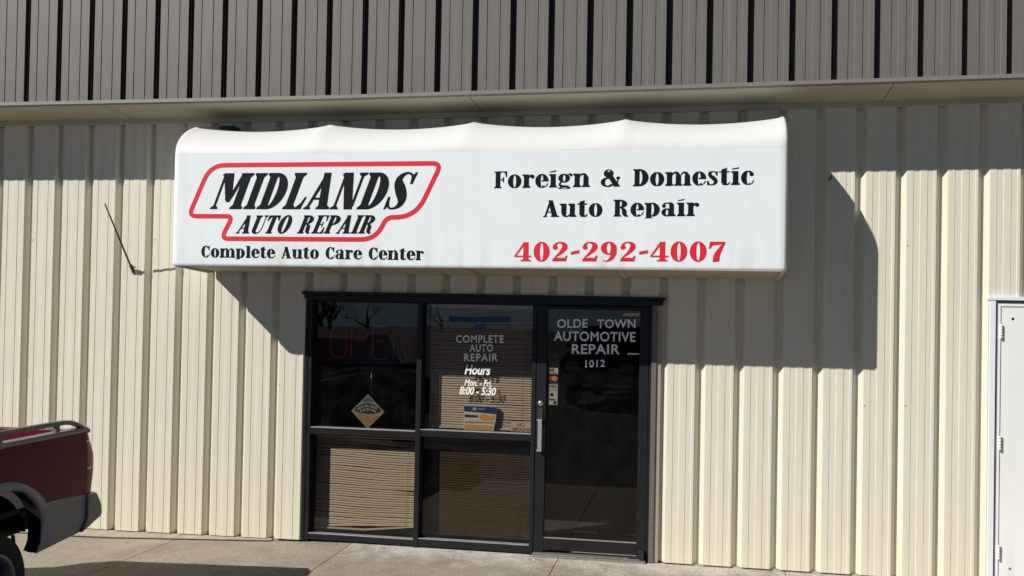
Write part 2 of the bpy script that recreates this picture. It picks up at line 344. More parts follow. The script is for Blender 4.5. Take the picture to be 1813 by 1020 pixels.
# ------------------------------------------------------------ storefront frame
FY0, FY1 = .018, .12
fr = MB()
fr.box(2.735, 2.772, FY0, FY1, 0, 2.085)           # jamb
fr.box(3.716, 3.760, FY0-.002, FY1, .002, 2.085)   # mullion
fr.box(4.714, 4.748, FY0-.002, FY1, .002, 2.085)   # mullion by the door
fr.box(5.682, 5.702, FY0-.002, FY1, .002, 2.085)   # hinge jamb
fr.box(2.737, 5.70, FY0+.001, FY1+.002, 2.086, 2.15)  # head
for x0, x1, d in ((2.7725, 3.7155, -.006), (3.7605, 4.7135, .012)):
    fr.box(x0, x1, FY0+.003, FY1-.003, .930+d, .986+d)  # transom
    fr.box(x0, x1, FY0+.003, FY1-.003, .012, .066+d*.6)  # sill
FRM = fr.build('storefront_frame', FRAME, BLD, .003)
for x0, x1, d in ((2.773, 3.715, -.006), (3.761, 4.713, .012)):
    box('glazing_sill', SILL, BLD, x0, x1, FY0-.001, .075, .987+d, .994+d, bevel=.002)
    box('glazing_sill', SILL, BLD, x0, x1, FY0-.001, .075, .067+d*.6, .074+d*.6, bevel=.002)
hd = MB(); hd.box(2.68, 5.808, -.016, .017, 2.138, 2.164); hd.box(2.70, 5.79, -.008, .016, 2.10, 2.137); hd.build('head_flashing', FRAME, BLD, .003)
bt = MB(); bt.box(5.7025, 5.744, -.004, .06, .005, 2.095); bt.build('jamb_flashing', FRAMEB, BLD, .003)
bt = MB(); bt.box(5.745, 5.779, .008, .05, .005, 2.095); bt.build('jamb_return', mat('jamb_return_paint', (.32, .29, .24), .5), BLD)
bt = MB(); bt.box(2.70, 2.7345, .012, .06, .0, 2.09); bt.build('edge_trim', FRAME, BLD)

GY = .085
def textmesh(body, x0, x1, z0, z1, y, parent, m, name='lettering', shear=0, bold=0, spacing=1.0, z0b=None, ext=.0008):
    """flat lettering fitted to a box on a wall plane facing -Y (z0b: baseline drop at right end)"""
    cu = bpy.data.curves.new('t', 'FONT'); cu.body = body; cu.size = 1; cu.offset = bold; cu.shear = shear; cu.space_character = spacing; cu.resolution_u = 6
    to = bpy.data.objects.new('t', cu); COL.objects.link(to); bpy.context.view_layer.update()
    me = bpy.data.meshes.new_from_object(to.evaluated_get(bpy.context.evaluated_depsgraph_get()))
    bpy.data.objects.remove(to); xs_ = [v.co.x for v in me.vertices]; ys_ = [v.co.y for v in me.vertices]
    a, b, c, d = min(xs_), max(xs_), min(ys_), max(ys_); dz = z0b or 0
    for v in me.vertices:
        s = (v.co.x-a)/(b-a); v.co = (x0+s*(x1-x0), y, z0+(v.co.y-c)/(d-c)*(z1-z0)+s*dz)
    me.name = name; me.materials.clear(); me.materials.append(m); o = bpy.data.objects.new(name, me); COL.objects.link(o); o.parent = parent
    return o
def window(x0, x1, z0, z1, m, label):
    p = MB().add([(x0, GY, z0), (x1, GY, z0), (x1, GY, z1), (x0, GY, z1)], [(0, 1, 2, 3)]).build('window', m, BLD, fix=False); p['label'] = label
    g = MB()
    for a, b, c, d in ((x0, x1, z1-.012, z1), (x0, x0+.01, z0, z1-.0121), (x1-.01, x1, z0, z1-.0121)): g.box(a, b, GY-.012, GY-.0005, c, d)
    g.build('glazing_bead', FRAME, p); return p
W_UL = window(2.773, 3.715, .989, 2.085, GLASS, 'upper pane with the dark neon sign behind it')
W_UM = window(3.761, 4.713, 1.007, 2.085, GLASS, 'upper pane lettered with the opening hours')
W_LL = window(2.773, 3.715, .071, .923, GLASS, 'lower pane with sunlit crooked blind')
W_LM = window(3.761, 4.713, .082, .941, GLASSD, 'lower pane with dark film')
LY = GY-.0015
for t, a in (('COMPLETE', (4.042, 4.455, 1.747, 1.812)), ('AUTO', (4.162, 4.364, 1.672, 1.733)), ('REPAIR', (4.115, 4.409, 1.590, 1.655))):
    textmesh(t, *a, LY, W_UM, GVINYL, bold=.019, spacing=1.15, z0b=.008)
textmesh('Hours', 4.122, 4.347, 1.478, 1.562, LY, W_UM, WVINYL, shear=.25, bold=.028)
textmesh('Mon. - Fri.', 4.122, 4.358, 1.381, 1.438, LY, W_UM, WVINYL, shear=.25, bold=.024)
textmesh('8:00 - 5:30', 4.080, 4.399, 1.307, 1.376, LY, W_UM, WVINYL, shear=.25, bold=.028)
f = lambda a, b: (a, LY, b)
MB().flat([(3.985, 1.968), (4.505, 1.978), (4.515, 1.955), (4.505, 1.932), (3.985, 1.922), (3.972, 1.945)], f).build('banner_decal', BLUEV, W_UM)
MB().flat([(4.205, 1.908), (4.30, 1.910), (4.30, 1.876), (4.253, 1.853), (4.205, 1.874)], f).build('badge_decal', mat('mid_blue_vinyl', (.018, .06, .15), .5), W_UM)
# ------------------------------------------------------------ glass door
DR = MB()
DR.box(4.750, 4.836, .022, .068, .03, 2.078); DR.box(5.604, 5.680, .022, .068, .03, 2.078)
DR.box(4.8365, 5.6035, .023, .067, .05, .147); DR.box(4.8365, 5.6035, .023, .067, 2.05, 2.077)
DOOR = DR.build('glass_door', FRAME, BLD, .004)
dp = MB().add([(4.837, .043, .148), (5.603, .043, .148), (5.603, .043, 2.049), (4.837, .043, 2.049)], [(0, 1, 2, 3)]).build('pane', GLASS, DOOR, fix=False)
MB().box(4.838, 5.602, .020, .042, .1475, .154).build('bottom_bead', SILL, DOOR)
MB().lathe([(0, -.016), (.012, -.015), (.023, -.008), (.025, .002), (.025, .006)], (4.792, .02, 1.262), (0, 1, 0), 24).build('lock_cylinder', STEEL, DOOR)
hp = MB(); hp.box(4.779, 4.812, -.03, -.022, .868, 1.132); hp.box(4.768, 4.8115, -.0215, .021, 1.122, 1.1305); hp.box(4.768, 4.8115, -.0215, .021, .870, .8785)
hp.build('pull_handle', mat('dull_aluminium', (.42, .42, .44), .45, .6), DOOR, .002)
MB().box(4.770, 4.812, .012, .0215, .86, 1.225).build('handle_plate', mat('dark_plate', (.03, .03, .033), .5), DOOR, .002)
th = MB(); th.box(4.75, 5.68, -.045, .10, .0, .018); th.box(4.75, 5.68, -.02, .07, .0185, .026); th.build('threshold', mat('threshold_aluminium', (.30, .29, .27), .45, .5, .2, 30), BLD, .003)
pv_ = MB(); pv_.box(5.625, 5.668, -.03, .021, .028, .10); pv_.box(5.54, 5.6245, -.008, .020, .030, .040); pv_.build('pivot_hinge', BLACKP, DOOR, .004)
DY = .0415
for t, a in (('OLDE', (4.915, 5.17, 1.893, 1.966)), ('TOWN', (5.250, 5.565, 1.899, 1.972)), ('AUTOMOTIVE', (4.890, 5.567, 1.785, 1.866)), ('REPAIR', (5.042, 5.440, 1.680, 1.762)), ('1012', (5.157, 5.320, 1.573, 1.632))):
    textmesh(t, *a, DY, DOOR, GVINYL, bold=.019, spacing=1.08, z0b=.008)
# card stickers beside the lock
def sticker(z0, z1, m, label, marks):
    p = MB().box(4.853, 4.929, .0455, .0463, z0, z1).build('card_sticker', m, DOOR); p['label'] = label
    for k, (poly, mm) in enumerate(marks):
        MB().flat(poly, lambda a, b: (4.853+a*.076, .0450-.0004*k, z0+b*(z1-z0))).build('printed_mark', mm, p)
def circ(cx, cy, rx, ry, n=20): return [(cx+rx*math.cos(2*math.pi*k/n), cy+ry*math.sin(2*math.pi*k/n)) for k in range(n)]
OFFW = mat('sticker_white', (.55, .53, .48), .5); ORNG = mat('sticker_orange', (.62, .28, .04), .5); REDS = mat('sticker_red', (.42, .05, .03), .5)
NAVY = mat('sticker_navy', (.03, .05, .16), .5); DGRY = mat('sticker_dark', (.045, .05, .055), .5); BLKS = mat('sticker_black', (.02, .02, .02), .5)
sticker(1.572, 1.680, DGRY, 'dark grey sticker with round mark', [(circ(.5, .55, .3, .25), BLKS)])
sticker(1.508, 1.559, OFFW, 'pale sticker', [([(.05, .35), (.6, .35), (.6, .9), (.05, .9)], mat('sticker_brown', (.16, .12, .11), .5)), ([(.2, .1), (.9, .1), (.9, .22), (.2, .22)], DGRY)])
sticker(1.446, 1.494, BLKS, 'dark sticker with red and orange discs', [(circ(.33, .5, .28, .44), REDS), (circ(.65, .5, .30, .46), ORNG)])
sticker(1.376, 1.437, OFFW, 'white sticker with navy band', [([(0, .78), (1, .78), (1, 1), (0, 1)], NAVY)])
textmesh('VISA', 4.860, 4.921, 1.390, 1.418, .0446, DOOR, NAVY, shear=.2, bold=.02)
sticker(1.252, 1.371, OFFW, 'tall white sticker with black round mark', [(circ(.36, .70, .2, .13), BLKS), ([(.1, .3), (.7, .3), (.7, .42), (.1, .42)], DGRY), ([(.55, .06), (.9, .06), (.9, .26), (.55, .26)], BLKS)])
MB().flat([(5.452, 2.003), (5.602, 2.004), (5.602, 2.030), (5.470, 2.028)], lambda a, b: (a, DY, b)).build('glass_strip', mat('tan_strip', (.36, .31, .19), .6), DOOR)  # two thin flat strips on the door glass, one tan, one pale
MB().flat([(5.502, 1.687), (5.600, 1.689), (5.600, 1.701), (5.502, 1.699)], lambda a, b: (a, DY, b)).build('glass_strip', mat('pale_strip', (.75, .66, .55), .6), DOOR)

# ------------------------------------------------------------ interior room (dark)
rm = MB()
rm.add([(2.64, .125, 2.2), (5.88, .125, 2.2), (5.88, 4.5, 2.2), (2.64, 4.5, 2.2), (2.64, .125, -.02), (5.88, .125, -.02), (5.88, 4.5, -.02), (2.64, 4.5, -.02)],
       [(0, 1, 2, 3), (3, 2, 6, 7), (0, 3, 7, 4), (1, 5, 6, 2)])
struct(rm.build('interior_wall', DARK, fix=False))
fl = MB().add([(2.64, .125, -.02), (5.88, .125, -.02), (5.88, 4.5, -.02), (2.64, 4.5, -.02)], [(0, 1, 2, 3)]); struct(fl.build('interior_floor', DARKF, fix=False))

# ------------------------------------------------------------ blinds
def blind(x0, x1, zt, zb, y, label, sag, tilt, endlift=0.0, pitch=.0205, warp=0.003, kinks=(), rnd=1):
    rg = random.Random(rnd)
    t = thing('venetian_blind', label, 'blind', ((x0+x1)/2, y, zb), 'mini blinds behind the storefront glass')
    def loc(p): return (p[0]-(x0+x1)/2, p[1]-y, p[2]-zb)
    mb = MB(); n = int((zt-.03-zb)/pitch); nx = 24; ca, sa = math.cos(tilt), math.sin(tilt)
    for i in range(n):
        z = zt-.035-i*pitch; ph = rg.uniform(0, 6.28); am = warp*rg.uniform(.2, 1); tl = tilt+rg.uniform(-.06, .06); kk = [k for k in kinks if k[0] == i]
        vs = []
        for a in range(nx+1):
            s = a/nx; x = x0+(x1-x0)*s
            zz = z+am*math.sin(ph+s*5)+sag(s, i/n)
            tt = tl
            for k in kk: tt += k[2]*math.exp(-((s-k[1])/.25)**2); zz += k[3]*math.exp(-((s-k[1])/.25)**2)
            fl_ = zb+.016+(endlift*s+.004*((i*7) % 3)) ; zz = max(zz, fl_+.0012*(n-i))
            for w in (-1, 0, 1):
                h = w*.0087; vs.append(loc((x, y+h*math.cos(tt)-(.0016 if w == 0 else 0)*math.sin(tt), zz+h*math.sin(tt)+(.0016 if w == 0 else 0)*math.cos(tt))))
        mb.add(vs, [(a*3+w, a*3+w+1, a*3+w+4, a*3+w+3) for a in range(nx) for w in (0, 1)], True)
    mb.build('slats', BLIND, t, fix=False)
    MB().box(*[c for pr in zip(loc((x0, y-.014, zt-.026)), loc((x1, y+.014, zt))) for c in pr]).build('headrail', BLINDW, t, .002)
    br = MB(); vs = []
    for s in (0, .48, 1):
        e = endlift*max(0, (s-.48)/.52); x = x0+(x1-x0)*s
        for yy, z in ((-.012, 0), (.012, 0), (.012, .012), (-.012, .012)): vs.append(loc((x, y+yy, zb+z+e)))
    br.add(vs, [(i*4+k, i*4+(k+1) % 4, (i+1)*4+(k+1) % 4, (i+1)*4+k) for i in range(2) for k in range(4)]+[(0, 1, 2, 3), (8, 11, 10, 9)]); br.build('bottom_rail', BLINDW, t)
    for s in (.1, .87):
        x = x0+(x1-x0)*s; MB().tube([loc((x, y-.0145, zt-.02)), loc((x, y-.0145, zb+.01))], .0011, 5).build('ladder_cord', BLINDW, t)
    return t
T = R(62)
blind(3.80, 4.725, 2.075, 1.012, .150, 'tan mini blind behind the pane lettered with the hours, sunlit at the bottom', lambda s, v: -.006*s*v-.008*max(0, s-.6)*v, T,
      kinks=((47, .95, -.5, -.010), (48, .98, .1, .004), (46, .8, -.3, -.006), (52, .2, -.4, -.004), (40, .75, -.25, -.003)), rnd=3)
blind(2.785, 3.73, .918, .090, .150, 'crooked sunlit tan mini blind in the lower pane with a lifted right corner', lambda s, v: -.020*(1-v)*math.sin(math.pi*min(1, s*1.0)*.5)+.004*math.sin(5*s+3*v), T,
      endlift=.055, kinks=((2, .7, -.5, -.008), (3, .65, -.3, -.006), (21, 1.0, -.6, -.008), (22, 1.0, .1, .006), (12, .3, -.2, -.003), (29, .5, -.3, -.004)), rnd=5, warp=.0035)
blind(3.775, 4.725, .935, .098, .150, 'dim brown mini blind behind the dark film of the lower pane', lambda s, v: -.003*s, R(66), kinks=((17, .7, -.6, -.004), (18, .7, .15, .003)), rnd=8, warp=.0015)

# ------------------------------------------------------------ things in the windows
NS = thing('neon_sign', 'unlit OPEN neon sign with red tubes in the upper left pane', 'neon sign', (3.27, .17, 1.54))
def L(p): return (p[0]-3.27, p[1]-.17, p[2]-1.54)
fr_ = MB(); x0, x1, z0, z1 = 2.860, 3.672, 1.548, 1.885
fr_.tube([L(p) for p in ((x0, .155, z0), (x0, .155, z1-.012), (x1, .155, z1), (x1, .155, z0+.012), (x0, .155, z0))], .0065, 8); fr_.build('border_tube', mat('blue_tube_glass', (.05, .055, .11), .2), NS)
MB().box(x0-2.87+2.86-3.27+.01, x1-3.27-.01, .0, .012, .0, .345).build('back_panel', mat('black_backing', (.012, .012, .014), .5), NS)
TUBE = mat('red_tube_glass', (.5, .05, .08), .2)
def arc(cx, cz, rx, rz, a0, a1, n=12): return [(cx+rx*math.cos(R(a0+(a1-a0)*k/n)), cz+rz*math.sin(R(a0+(a1-a0)*k/n))) for k in range(n+1)]
zb_, zt_ = 1.585, 1.862
lets = [('O', [arc(2.955, 1.79, .062, .072, 0, 180)+arc(2.955, 1.655, .062, .07, 180, 360)+[(3.017, 1.79)]]),
        ('P', [[(3.055, zb_), (3.055, 1.845), (3.07, 1.862)]+arc(3.13, 1.803, .052, .059, 90, -90)+[(3.07, 1.744)]]),
        ('E', [[(3.335, 1.868), (3.235, 1.866), (3.222, 1.85), (3.222, zb_+.01), (3.235, zb_), (3.335, zb_+.002)], [(3.235, 1.744), (3.335, 1.746)]]),
        ('N', [[(3.385, zb_+.005), (3.385, 1.862), (3.405, 1.868), (3.488, zb_+.01), (3.505, zb_+.005), (3.520, 1.862)]])]
sx_ = .80/.66
for ch, ls in lets:
    mb = MB()
    for l_ in ls: mb.tube([L((2.895+(a-2.893)*1.17, .148, b)) for a, b in l_], .0065, 8)
    mb.build('letter_tube', TUBE, NS)
for x in (2.95, 3.58): MB().tube([L((x, .165, 1.88)), L((x, .165, 2.12))], .0012, 5).build('hanging_chain', STEEL, NS)

DS = thing('diamond_sign', 'yellow diamond placard with black band hanging behind the upper left pane', 'placard', (3.258, .115, 1.128))
def d2(a, b, k=0): return (a*.150, -.0006*k, b*.150)
MB().prism([(0, 1), (1, 0), (0, -1), (-1, 0)], 0, .003, lambda a, b, d: (a*.150, d, b*.150)).build('board', mat('placard_cream', (0.303, 0.275, 0.198), .4), DS)
YEL = mat('placard_yellow', (0.286, 0.220, 0.028), .4)
MB().flat([(-.70, -.20), (.70, -.20), (0, -.90)], lambda a, b: d2(a, b, 1)).build('yellow_print', YEL, DS)
MB().flat([(-.84, 0.02), (-.70, .22), (-.35, .42), (0, .50), (.35, .42), (.70, .22), (.84, .02), (.4, -.12), (0, -.15), (-.4, -.12)], lambda a, b: d2(a, b, 1)).build('black_band', BLKS, DS)
MB().flat([(-.40, .55), (.40, .55), (0, .92)], lambda a, b: d2(a, b, 1)).build('blue_print', mat('placard_blue', (0.055, 0.121, 0.198), .4), DS)
MB().flat([(-.2, -.52), (.24, -.56), (-.02, -.74)], lambda a, b: d2(a, b, 2)).build('orange_print', mat('placard_orange', (.5, .16, .03), .4), DS)
tx = MB()
rg = random.Random(4)
for rad, z0, w in ((.34, .0, 1.25), (.14, .0, .95)):
    x = -w/2
    while x < w/2-.05:
        ww = rg.uniform(.06, .12); zc = rad-.34*(x/.8)**2-.02
        tx.add([d2(x, zc-.06, 2), d2(x+ww, zc-.06-.05*x, 2), d2(x+ww, zc+.06-.05*x, 2), d2(x, zc+.06, 2)], [(0, 1, 2, 3)]); x += ww+rg.choice((.025, .025, .07))
for z in (-.30, -.40):
    tx.add([d2(-.52+(-.2-z)*.9, z-.015, 2), d2(.52-(-.2-z)*.9, z-.015, 2), d2(.52-(-.2-z)*.9, z+.015, 2), d2(-.52+(-.2-z)*.9, z+.015, 2)], [(0, 1, 2, 3)])
tx.build('printed_lines', mat('placard_lettering', (0.303, 0.286, 0.242), .5), DS, fix=False)
MB().tube([(.03, .002, .12), (.03, -.02, .35)], .0012, 5).build('string', STEEL, DS)

BX = thing('product_box', 'blue white and orange carton on the transom against the blind', 'carton', (4.262, .118, 1.009), None)
pr = [(-.135, 0), (.118, 0), (.136, .10), (.140, .202), (-.142, .202), (-.142, .0)]
MB().prism(pr, -.018, .012, lambda a, b, d: (a, d, b)).build('carton', mat('carton_white', (.66, .60, .50), .5), BX, .002)
bf = lambda k: (lambda a, b: (a, -.0186-.0005*k, b))
MB().flat([(-.142, .155), (.13, .140), (.1395, .150), (.1395, .2015), (-.1415, .2015)], bf(1)).build('blue_print', mat('carton_blue', (.02, .035, .17), .4), BX)
MB().flat([(-.01, .100), (.03, .082), (.10, .085), (.128, .105), (.128, .128), (.09, .118), (.04, .140), (.0, .130)], bf(1)).build('orange_print', mat('carton_orange', (.72, .30, .04), .4), BX)
MB().flat([(-.135, .105), (-.02, .105), (-.02, .125), (-.135, .128)], bf(1)).build('navy_print', mat('carton_navy', (.03, .03, .09), .4), BX)
MB().flat([(-.135, .055), (.12, .060), (.12, .072), (-.135, .070)], bf(1)).build('grey_print', mat('carton_grey', (.24, .25, .30), .4), BX)
MB().flat([(-.135, .004), (.10, .004), (.115, .040), (-.135, .044)], bf(1)).build('amber_print', mat('carton_amber', (.60, .36, .12), .4), BX)
MB().flat([(-.05+.016*math.cos(k*.5236), .178+.013*math.sin(k*.5236)) for k in range(12)], bf(2)).build('badge_print', OFFW, BX)
MB().flat([(-.022, .174), (.04, .174), (.04, .184), (-.022, .184)], bf(2)).build('title_print', mat('carton_title', (.25, .27, .36), .5), BX)
NSM = thing('notice_card', 'small tan NO SMOKING card at the lower right corner of the lettered pane', 'notice', (4.618, .098, 1.012))
MB().box(-.088, .088, -.001, .001, 0, .078).build('card', mat('card_tan', (.60, .47, .36), .6), NSM)
o = textmesh('NO', 4.585, 4.648, 1.054, 1.082, .0962, NSM, BLKS, bold=.01); o.parent = NSM; o.matrix_parent_inverse = Matrix.Translation((-4.618, -.098, -1.012))
o = textmesh('SMOKING', 4.540, 4.697, 1.018, 1.044, .0962, NSM, BLKS, bold=.01); o.matrix_parent_inverse = Matrix.Translation((-4.618, -.098, -1.012))

# ------------------------------------------------------------ service door
SDX0, SDX1, SDZ = 8.362, 9.275, 2.135
SD = MB().box(SDX0, SDX1, .03, .075, .015, SDZ).build('service_door', DOORW, BLD, .003)
dfm = MB(); dfm.box(8.331, 8.3585, .022, .10, .0, SDZ+.032); dfm.box(9.279, 9.306, .022, .10, .0, SDZ+.032); dfm.box(8.359, 9.2785, .0225, .10, SDZ+.004, SDZ+.031)
dfm.build('door_frame', DOORW, SD, .002)
tm = MB(); tm.box(8.274, 8.318, -.028, .05, .0, 2.185); tm.box(9.32, 9.362, -.028, .05, .0, 2.185); tm.box(8.262, 9.375, -.034, .055, 2.186, 2.216)
o = tm.build('door_trim', TRIMW, SD, .003); o.location.y = .03; SD.location.y = -.03
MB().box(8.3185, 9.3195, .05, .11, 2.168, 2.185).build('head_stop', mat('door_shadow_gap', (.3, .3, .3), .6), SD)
for z in (1.945, 1.09, .255):
    hg = MB()
    for k in range(5): hg.lathe([(0, 0), (.009, 0), (.009, .0215), (0, .0215)], (8.361, .016, z-.055+k*.022), (0, 0, 1), 12)
    hg.build('hinge', STEEL if z < 0 else mat('painted_hinge', (.72, .73, .72), .35), SD)
MB().lathe([(0, -.004), (.008, -.004), (.011, 0), (.011, .002)], (8.446, .03, 2.045), (0, 1, 0), 12).build('spyhole', BLACKP, SD)
MB().lathe([(0, -.05), (.02, -.052), (.027, -.04), (.022, -.025), (.010, -.018), (.012, -.004), (.03, -.002), (.03, 0)], (9.2, .03, 1.0), (0, 1, 0), 20).build('door_knob', STEEL, SD)
MB().lathe([(0, -.006), (.006, -.005), (.009, 0)], (8.445, .03, .135), (0, 1, 0), 10).build('door_screw', mat('rusty_screw', (.12, .08, .05), .7), SD)

# ------------------------------------------------------------ awning
AX0, AX1, AD = 1.822, 6.704, .697
AW = thing('awning', 'white vinyl box awning printed with the shop name and phone number', 'awning', (0, 0, 0))
def zfront(x): return 2.344+(x-AX0)/(AX1-AX0)*.022
def zseam(x): return 3.262+(x-AX0)/(AX1-AX0)*.012
def ztop(x): return 3.592+(x-AX0)/(AX1-AX0)*.018
BAYS = [AX0, 3.042, 4.263, 5.483, AX1]
def canopy_rows():
    nb = 22; X = []
    for a, b in zip(BAYS[:-1], BAYS[1:]): X += [(a+(b-a)*k/nb, k/nb) for k in range(nb)]
    X.append((AX1, 0)); return X
XC = canopy_rows(); NP = 18
mb = MB(); vs = []
EDGE = .03
def inset(x):  # rounded ends
    d = min(x-AX0, AX1-x)
    return 0 if d >= EDGE else EDGE-math.sqrt(max(0, EDGE**2-(EDGE-d)**2))
XE = [(AX0+.0, 0), (AX0+.004, 0), (AX0+.012, 0), (AX0+.022, 0)]+[(x, s) for x, s in XC if AX0+.03 < x < AX1-.03]+[(AX1-.022, 0), (AX1-.012, 0), (AX1-.004, 0), (AX1, 0)]
for x, s in XE:
    e = inset(x); sag = .060*math.sin(math.pi*s)**.72 if 0 < s < 1 else 0
    for j in range(NP+1):
        a = j/NP*math.pi/2; w = math.sin(j/NP*math.pi*.5)
        y = -(AD-e*math.cos(a))*math.cos(a); z = zseam(x)+(ztop(x)-e*.6-zseam(x))*math.sin(a)
        z -= sag*w**1.2; y += sag*.5*math.sin(2*a)*.6
        vs.append((x, y, z))
n = NP+1; mb.add(vs, [(i*n+j, i*n+j+1, (i+1)*n+j+1, (i+1)*n+j) for i in range(len(XE)-1) for j in range(NP)], True)
mb.build('canopy_top', WHITET, AW)
fp = MB(); vs = []
rows = [0, .012, .03, .2, .5, .8, 1]
for x, s in XE:
    e = inset(x)
    for t_ in rows:
        z = zfront(x)+(zseam(x)-.0005-zfront(x))*t_; ee = e+(.012-math.sqrt(max(0, .012**2-(.012-t_*.92)**2)) if t_*.92 < .012 else 0)
        vs.append((x, -(AD-ee), z))
n = len(rows); fp.add(vs, [(i*n+j, i*n+j+1, (i+1)*n+j+1, (i+1)*n+j) for i in range(len(XE)-1) for j in range(n-1)], True)
fp.build('front_panel', WHITE, AW)
for X_, sg in ((AX0, 1), (AX1, -1)):
    prof = [(-AD+EDGE, zfront(X_)), (-AD+EDGE, zseam(X_))]+[(-(AD-EDGE*math.cos(j/NP*math.pi/2))*math.cos(j/NP*math.pi/2), zseam(X_)+(ztop(X_)-EDGE*.6-zseam(X_))*math.sin(j/NP*math.pi/2)) for j in range(1, NP+1)]+[(0, 2.302)]
    MB().flat(prof, lambda a, b: (X_, a, b)).build('end_panel', WHITET, AW, fix=False)
def zun(x, y): return (zfront(x)+.012)+(2.312-zfront(x))*((y+AD)/AD)
un = MB()
for a, b in zip(BAYS[:-1], BAYS[1:]):
    a2, b2 = a+.006, b-.006
    un.add([(a2, -AD+.02, zun(a, -AD)), (b2, -AD+.02, zun(b, -AD)), (b2, -.003, zun(b, 0)), (a2, -.003, zun(a, 0))], [(0, 1, 2, 3)])
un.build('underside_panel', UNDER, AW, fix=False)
for X_ in BAYS:
    xx = min(max(X_, AX0+.018), AX1-.018)
    MB().add([(xx-.016, -AD+.025, zun(xx, -AD)-.012), (xx+.016, -AD+.025, zun(xx, -AD)-.012), (xx+.016, -.004, zun(xx, 0)-.012), (xx-.016, -.004, zun(xx, 0)-.012),
              (xx-.016, -AD+.025, zun(xx, -AD)+.02), (xx+.016, -AD+.025, zun(xx, -AD)+.02), (xx+.016, -.004, zun(xx, 0)+.02), (xx-.016, -.004, zun(xx, 0)+.02)],
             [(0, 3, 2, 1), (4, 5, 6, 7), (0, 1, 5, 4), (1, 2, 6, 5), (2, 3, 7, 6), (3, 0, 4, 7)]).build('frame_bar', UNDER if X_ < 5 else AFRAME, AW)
MB().box(AX0+.03, AX1-.03, -AD+.006, -AD+.0245, 2.362, 2.385).build('frame_bar', AFRAME, AW)

# ---- hand-cut letterforms for the awning
def cat(pts, n=8):
    out = []; P_ = [pts[0]]+list(pts)+[pts[-1]]
    for i in range(1, len(P_)-2):
        p0, p1, p2, p3 = P_[i-1:i+3]
        for k in range(n):
            t = k/n; out.append(tuple(.5*(2*b+(c-a)*t+(2*a-5*b+4*c-d)*t*t+(3*b-a-3*c+d)*t**3) for a, b, c, d in zip(p0, p1, p2, p3)))
    out.append(tuple(pts[-1])); return out
def V(*pts):
    c = cat(pts); L_, R_ = [], []
    for i, (x, y, w) in enumerate(c):
        a = c[max(i-1, 0)]; b = c[min(i+1, len(c)-1)]; dx, dy = b[0]-a[0], b[1]-a[1]; m = math.hypot(dx, dy) or 1
        L_.append((x-dy/m*w/2, y+dx/m*w/2)); R_.append((x+dy/m*w/2, y-dx/m*w/2))
    return ('strip', L_, R_)
def A(cx, cy, rx, ry, ix, iy, a0=0, a1=360, sh=0):
    n = 40; L_, R_ = [], []
    for k in range(n+1):
        t = R(a0+(a1-a0)*k/n); L_.append((cx+rx*math.cos(t), cy+ry*math.sin(t))); R_.append((cx+sh+ix*math.cos(t), cy+iy*math.sin(t)))
    return ('strip', L_, R_)
def Q(*p): return ('poly', p)
def B(x0, y0, x1, y1): return Q((x0, y0), (x1, y0), (x1, y1), (x0, y1))
def dot(x, y, r): return Q(*[(x+r*math.cos(k*.5236), y+r*math.sin(k*.5236)) for k in range(12)])
def ST(x0, x1, y0=0, y1=100, bot=True, top=True, o=7):
    r = [B(x0, y0, x1, y1)]
    if bot: r.append(Q((x0-o, y0), (x1+o, y0), (x1+o, y0+5), (x1, y0+12), (x0, y0+12), (x0-o, y0+5)))
    if top: r.append(Q((x0-o, y1-5), (x0, y1-12), (x1, y1-12), (x1+o, y1-5), (x1+o, y1), (x0-o, y1)))
    return r
GL = {}
GL['I'] = (40, ST(8, 32))
GL['M'] = (104, [B(8, 0, 16, 96), Q((0, 0), (24, 0), (24, 4), (16, 10), (8, 10), (0, 4)), Q((2, 94), (8, 100), (38, 100), (58, 34), (48, 18), (40, 24), (9, 92)), Q((46, 24), (54, 18), (62, 40), (78, 100), (66, 100))]+ST(70, 96, o=7))
GL['D'] = (78, ST(8, 32, o=8)[:1]+[Q((0, 0), (34, 0), (34, 12), (8, 12), (0, 5)), Q((0, 100), (34, 100), (34, 88), (8, 88), (0, 95)), A(30, 50, 45, 50, 15, 42, -90, 90)])
GL['L'] = (66, ST(8, 32)+[B(30, 0, 60, 6), Q((40, 5), (58, 0), (66, 34), (60, 34), (52, 16))])
GL['A'] = (78, [Q((4, 0), (13, 0), (36, 76), (30, 97)), Q((24, 100), (46, 100), (72, 0), (44, 0), (28, 76)), B(18, 26, 50, 32), Q((-2, 0), (20, 0), (20, 4), (13, 9), (6, 9), (-2, 4)), Q((37, 0), (79, 0), (79, 5), (70, 11), (44, 11), (37, 5))])
GL['N'] = (80, [B(9, 0, 17, 92), Q((0, 0), (25, 0), (25, 4), (17, 10), (9, 10), (0, 4)), Q((2, 95), (8, 100), (34, 100), (70, 0), (44, 0), (10, 86)), B(62, 8, 70, 100), Q((54, 100), (80, 100), (80, 95), (70, 89), (62, 89), (54, 95))])
GL['S'] = (66, [V((58, 74, 5), (52, 92, 6), (36, 98, 6), (21, 89, 16), (18, 74, 23), (33, 52, 29), (47, 30, 25), (46, 13, 17), (32, 3, 6), (16, 6, 6), (8, 26, 5)), Q((52, 88), (55, 68), (62, 68), (66, 100), (60, 100)), Q((2, 0), (8, 0), (14, 12), (10, 34), (3, 34))])
GL['U'] = (74, [B(8, 26, 32, 100), Q((0, 100), (40, 100), (40, 95), (32, 88), (8, 88), (0, 95)), B(60, 26, 65, 100), Q((50, 100), (75, 100), (75, 95), (65, 89), (60, 89), (50, 95)), V((20, 27, 24), (22, 12, 22), (38, 2, 9), (54, 8, 6), (62.5, 27, 5))])
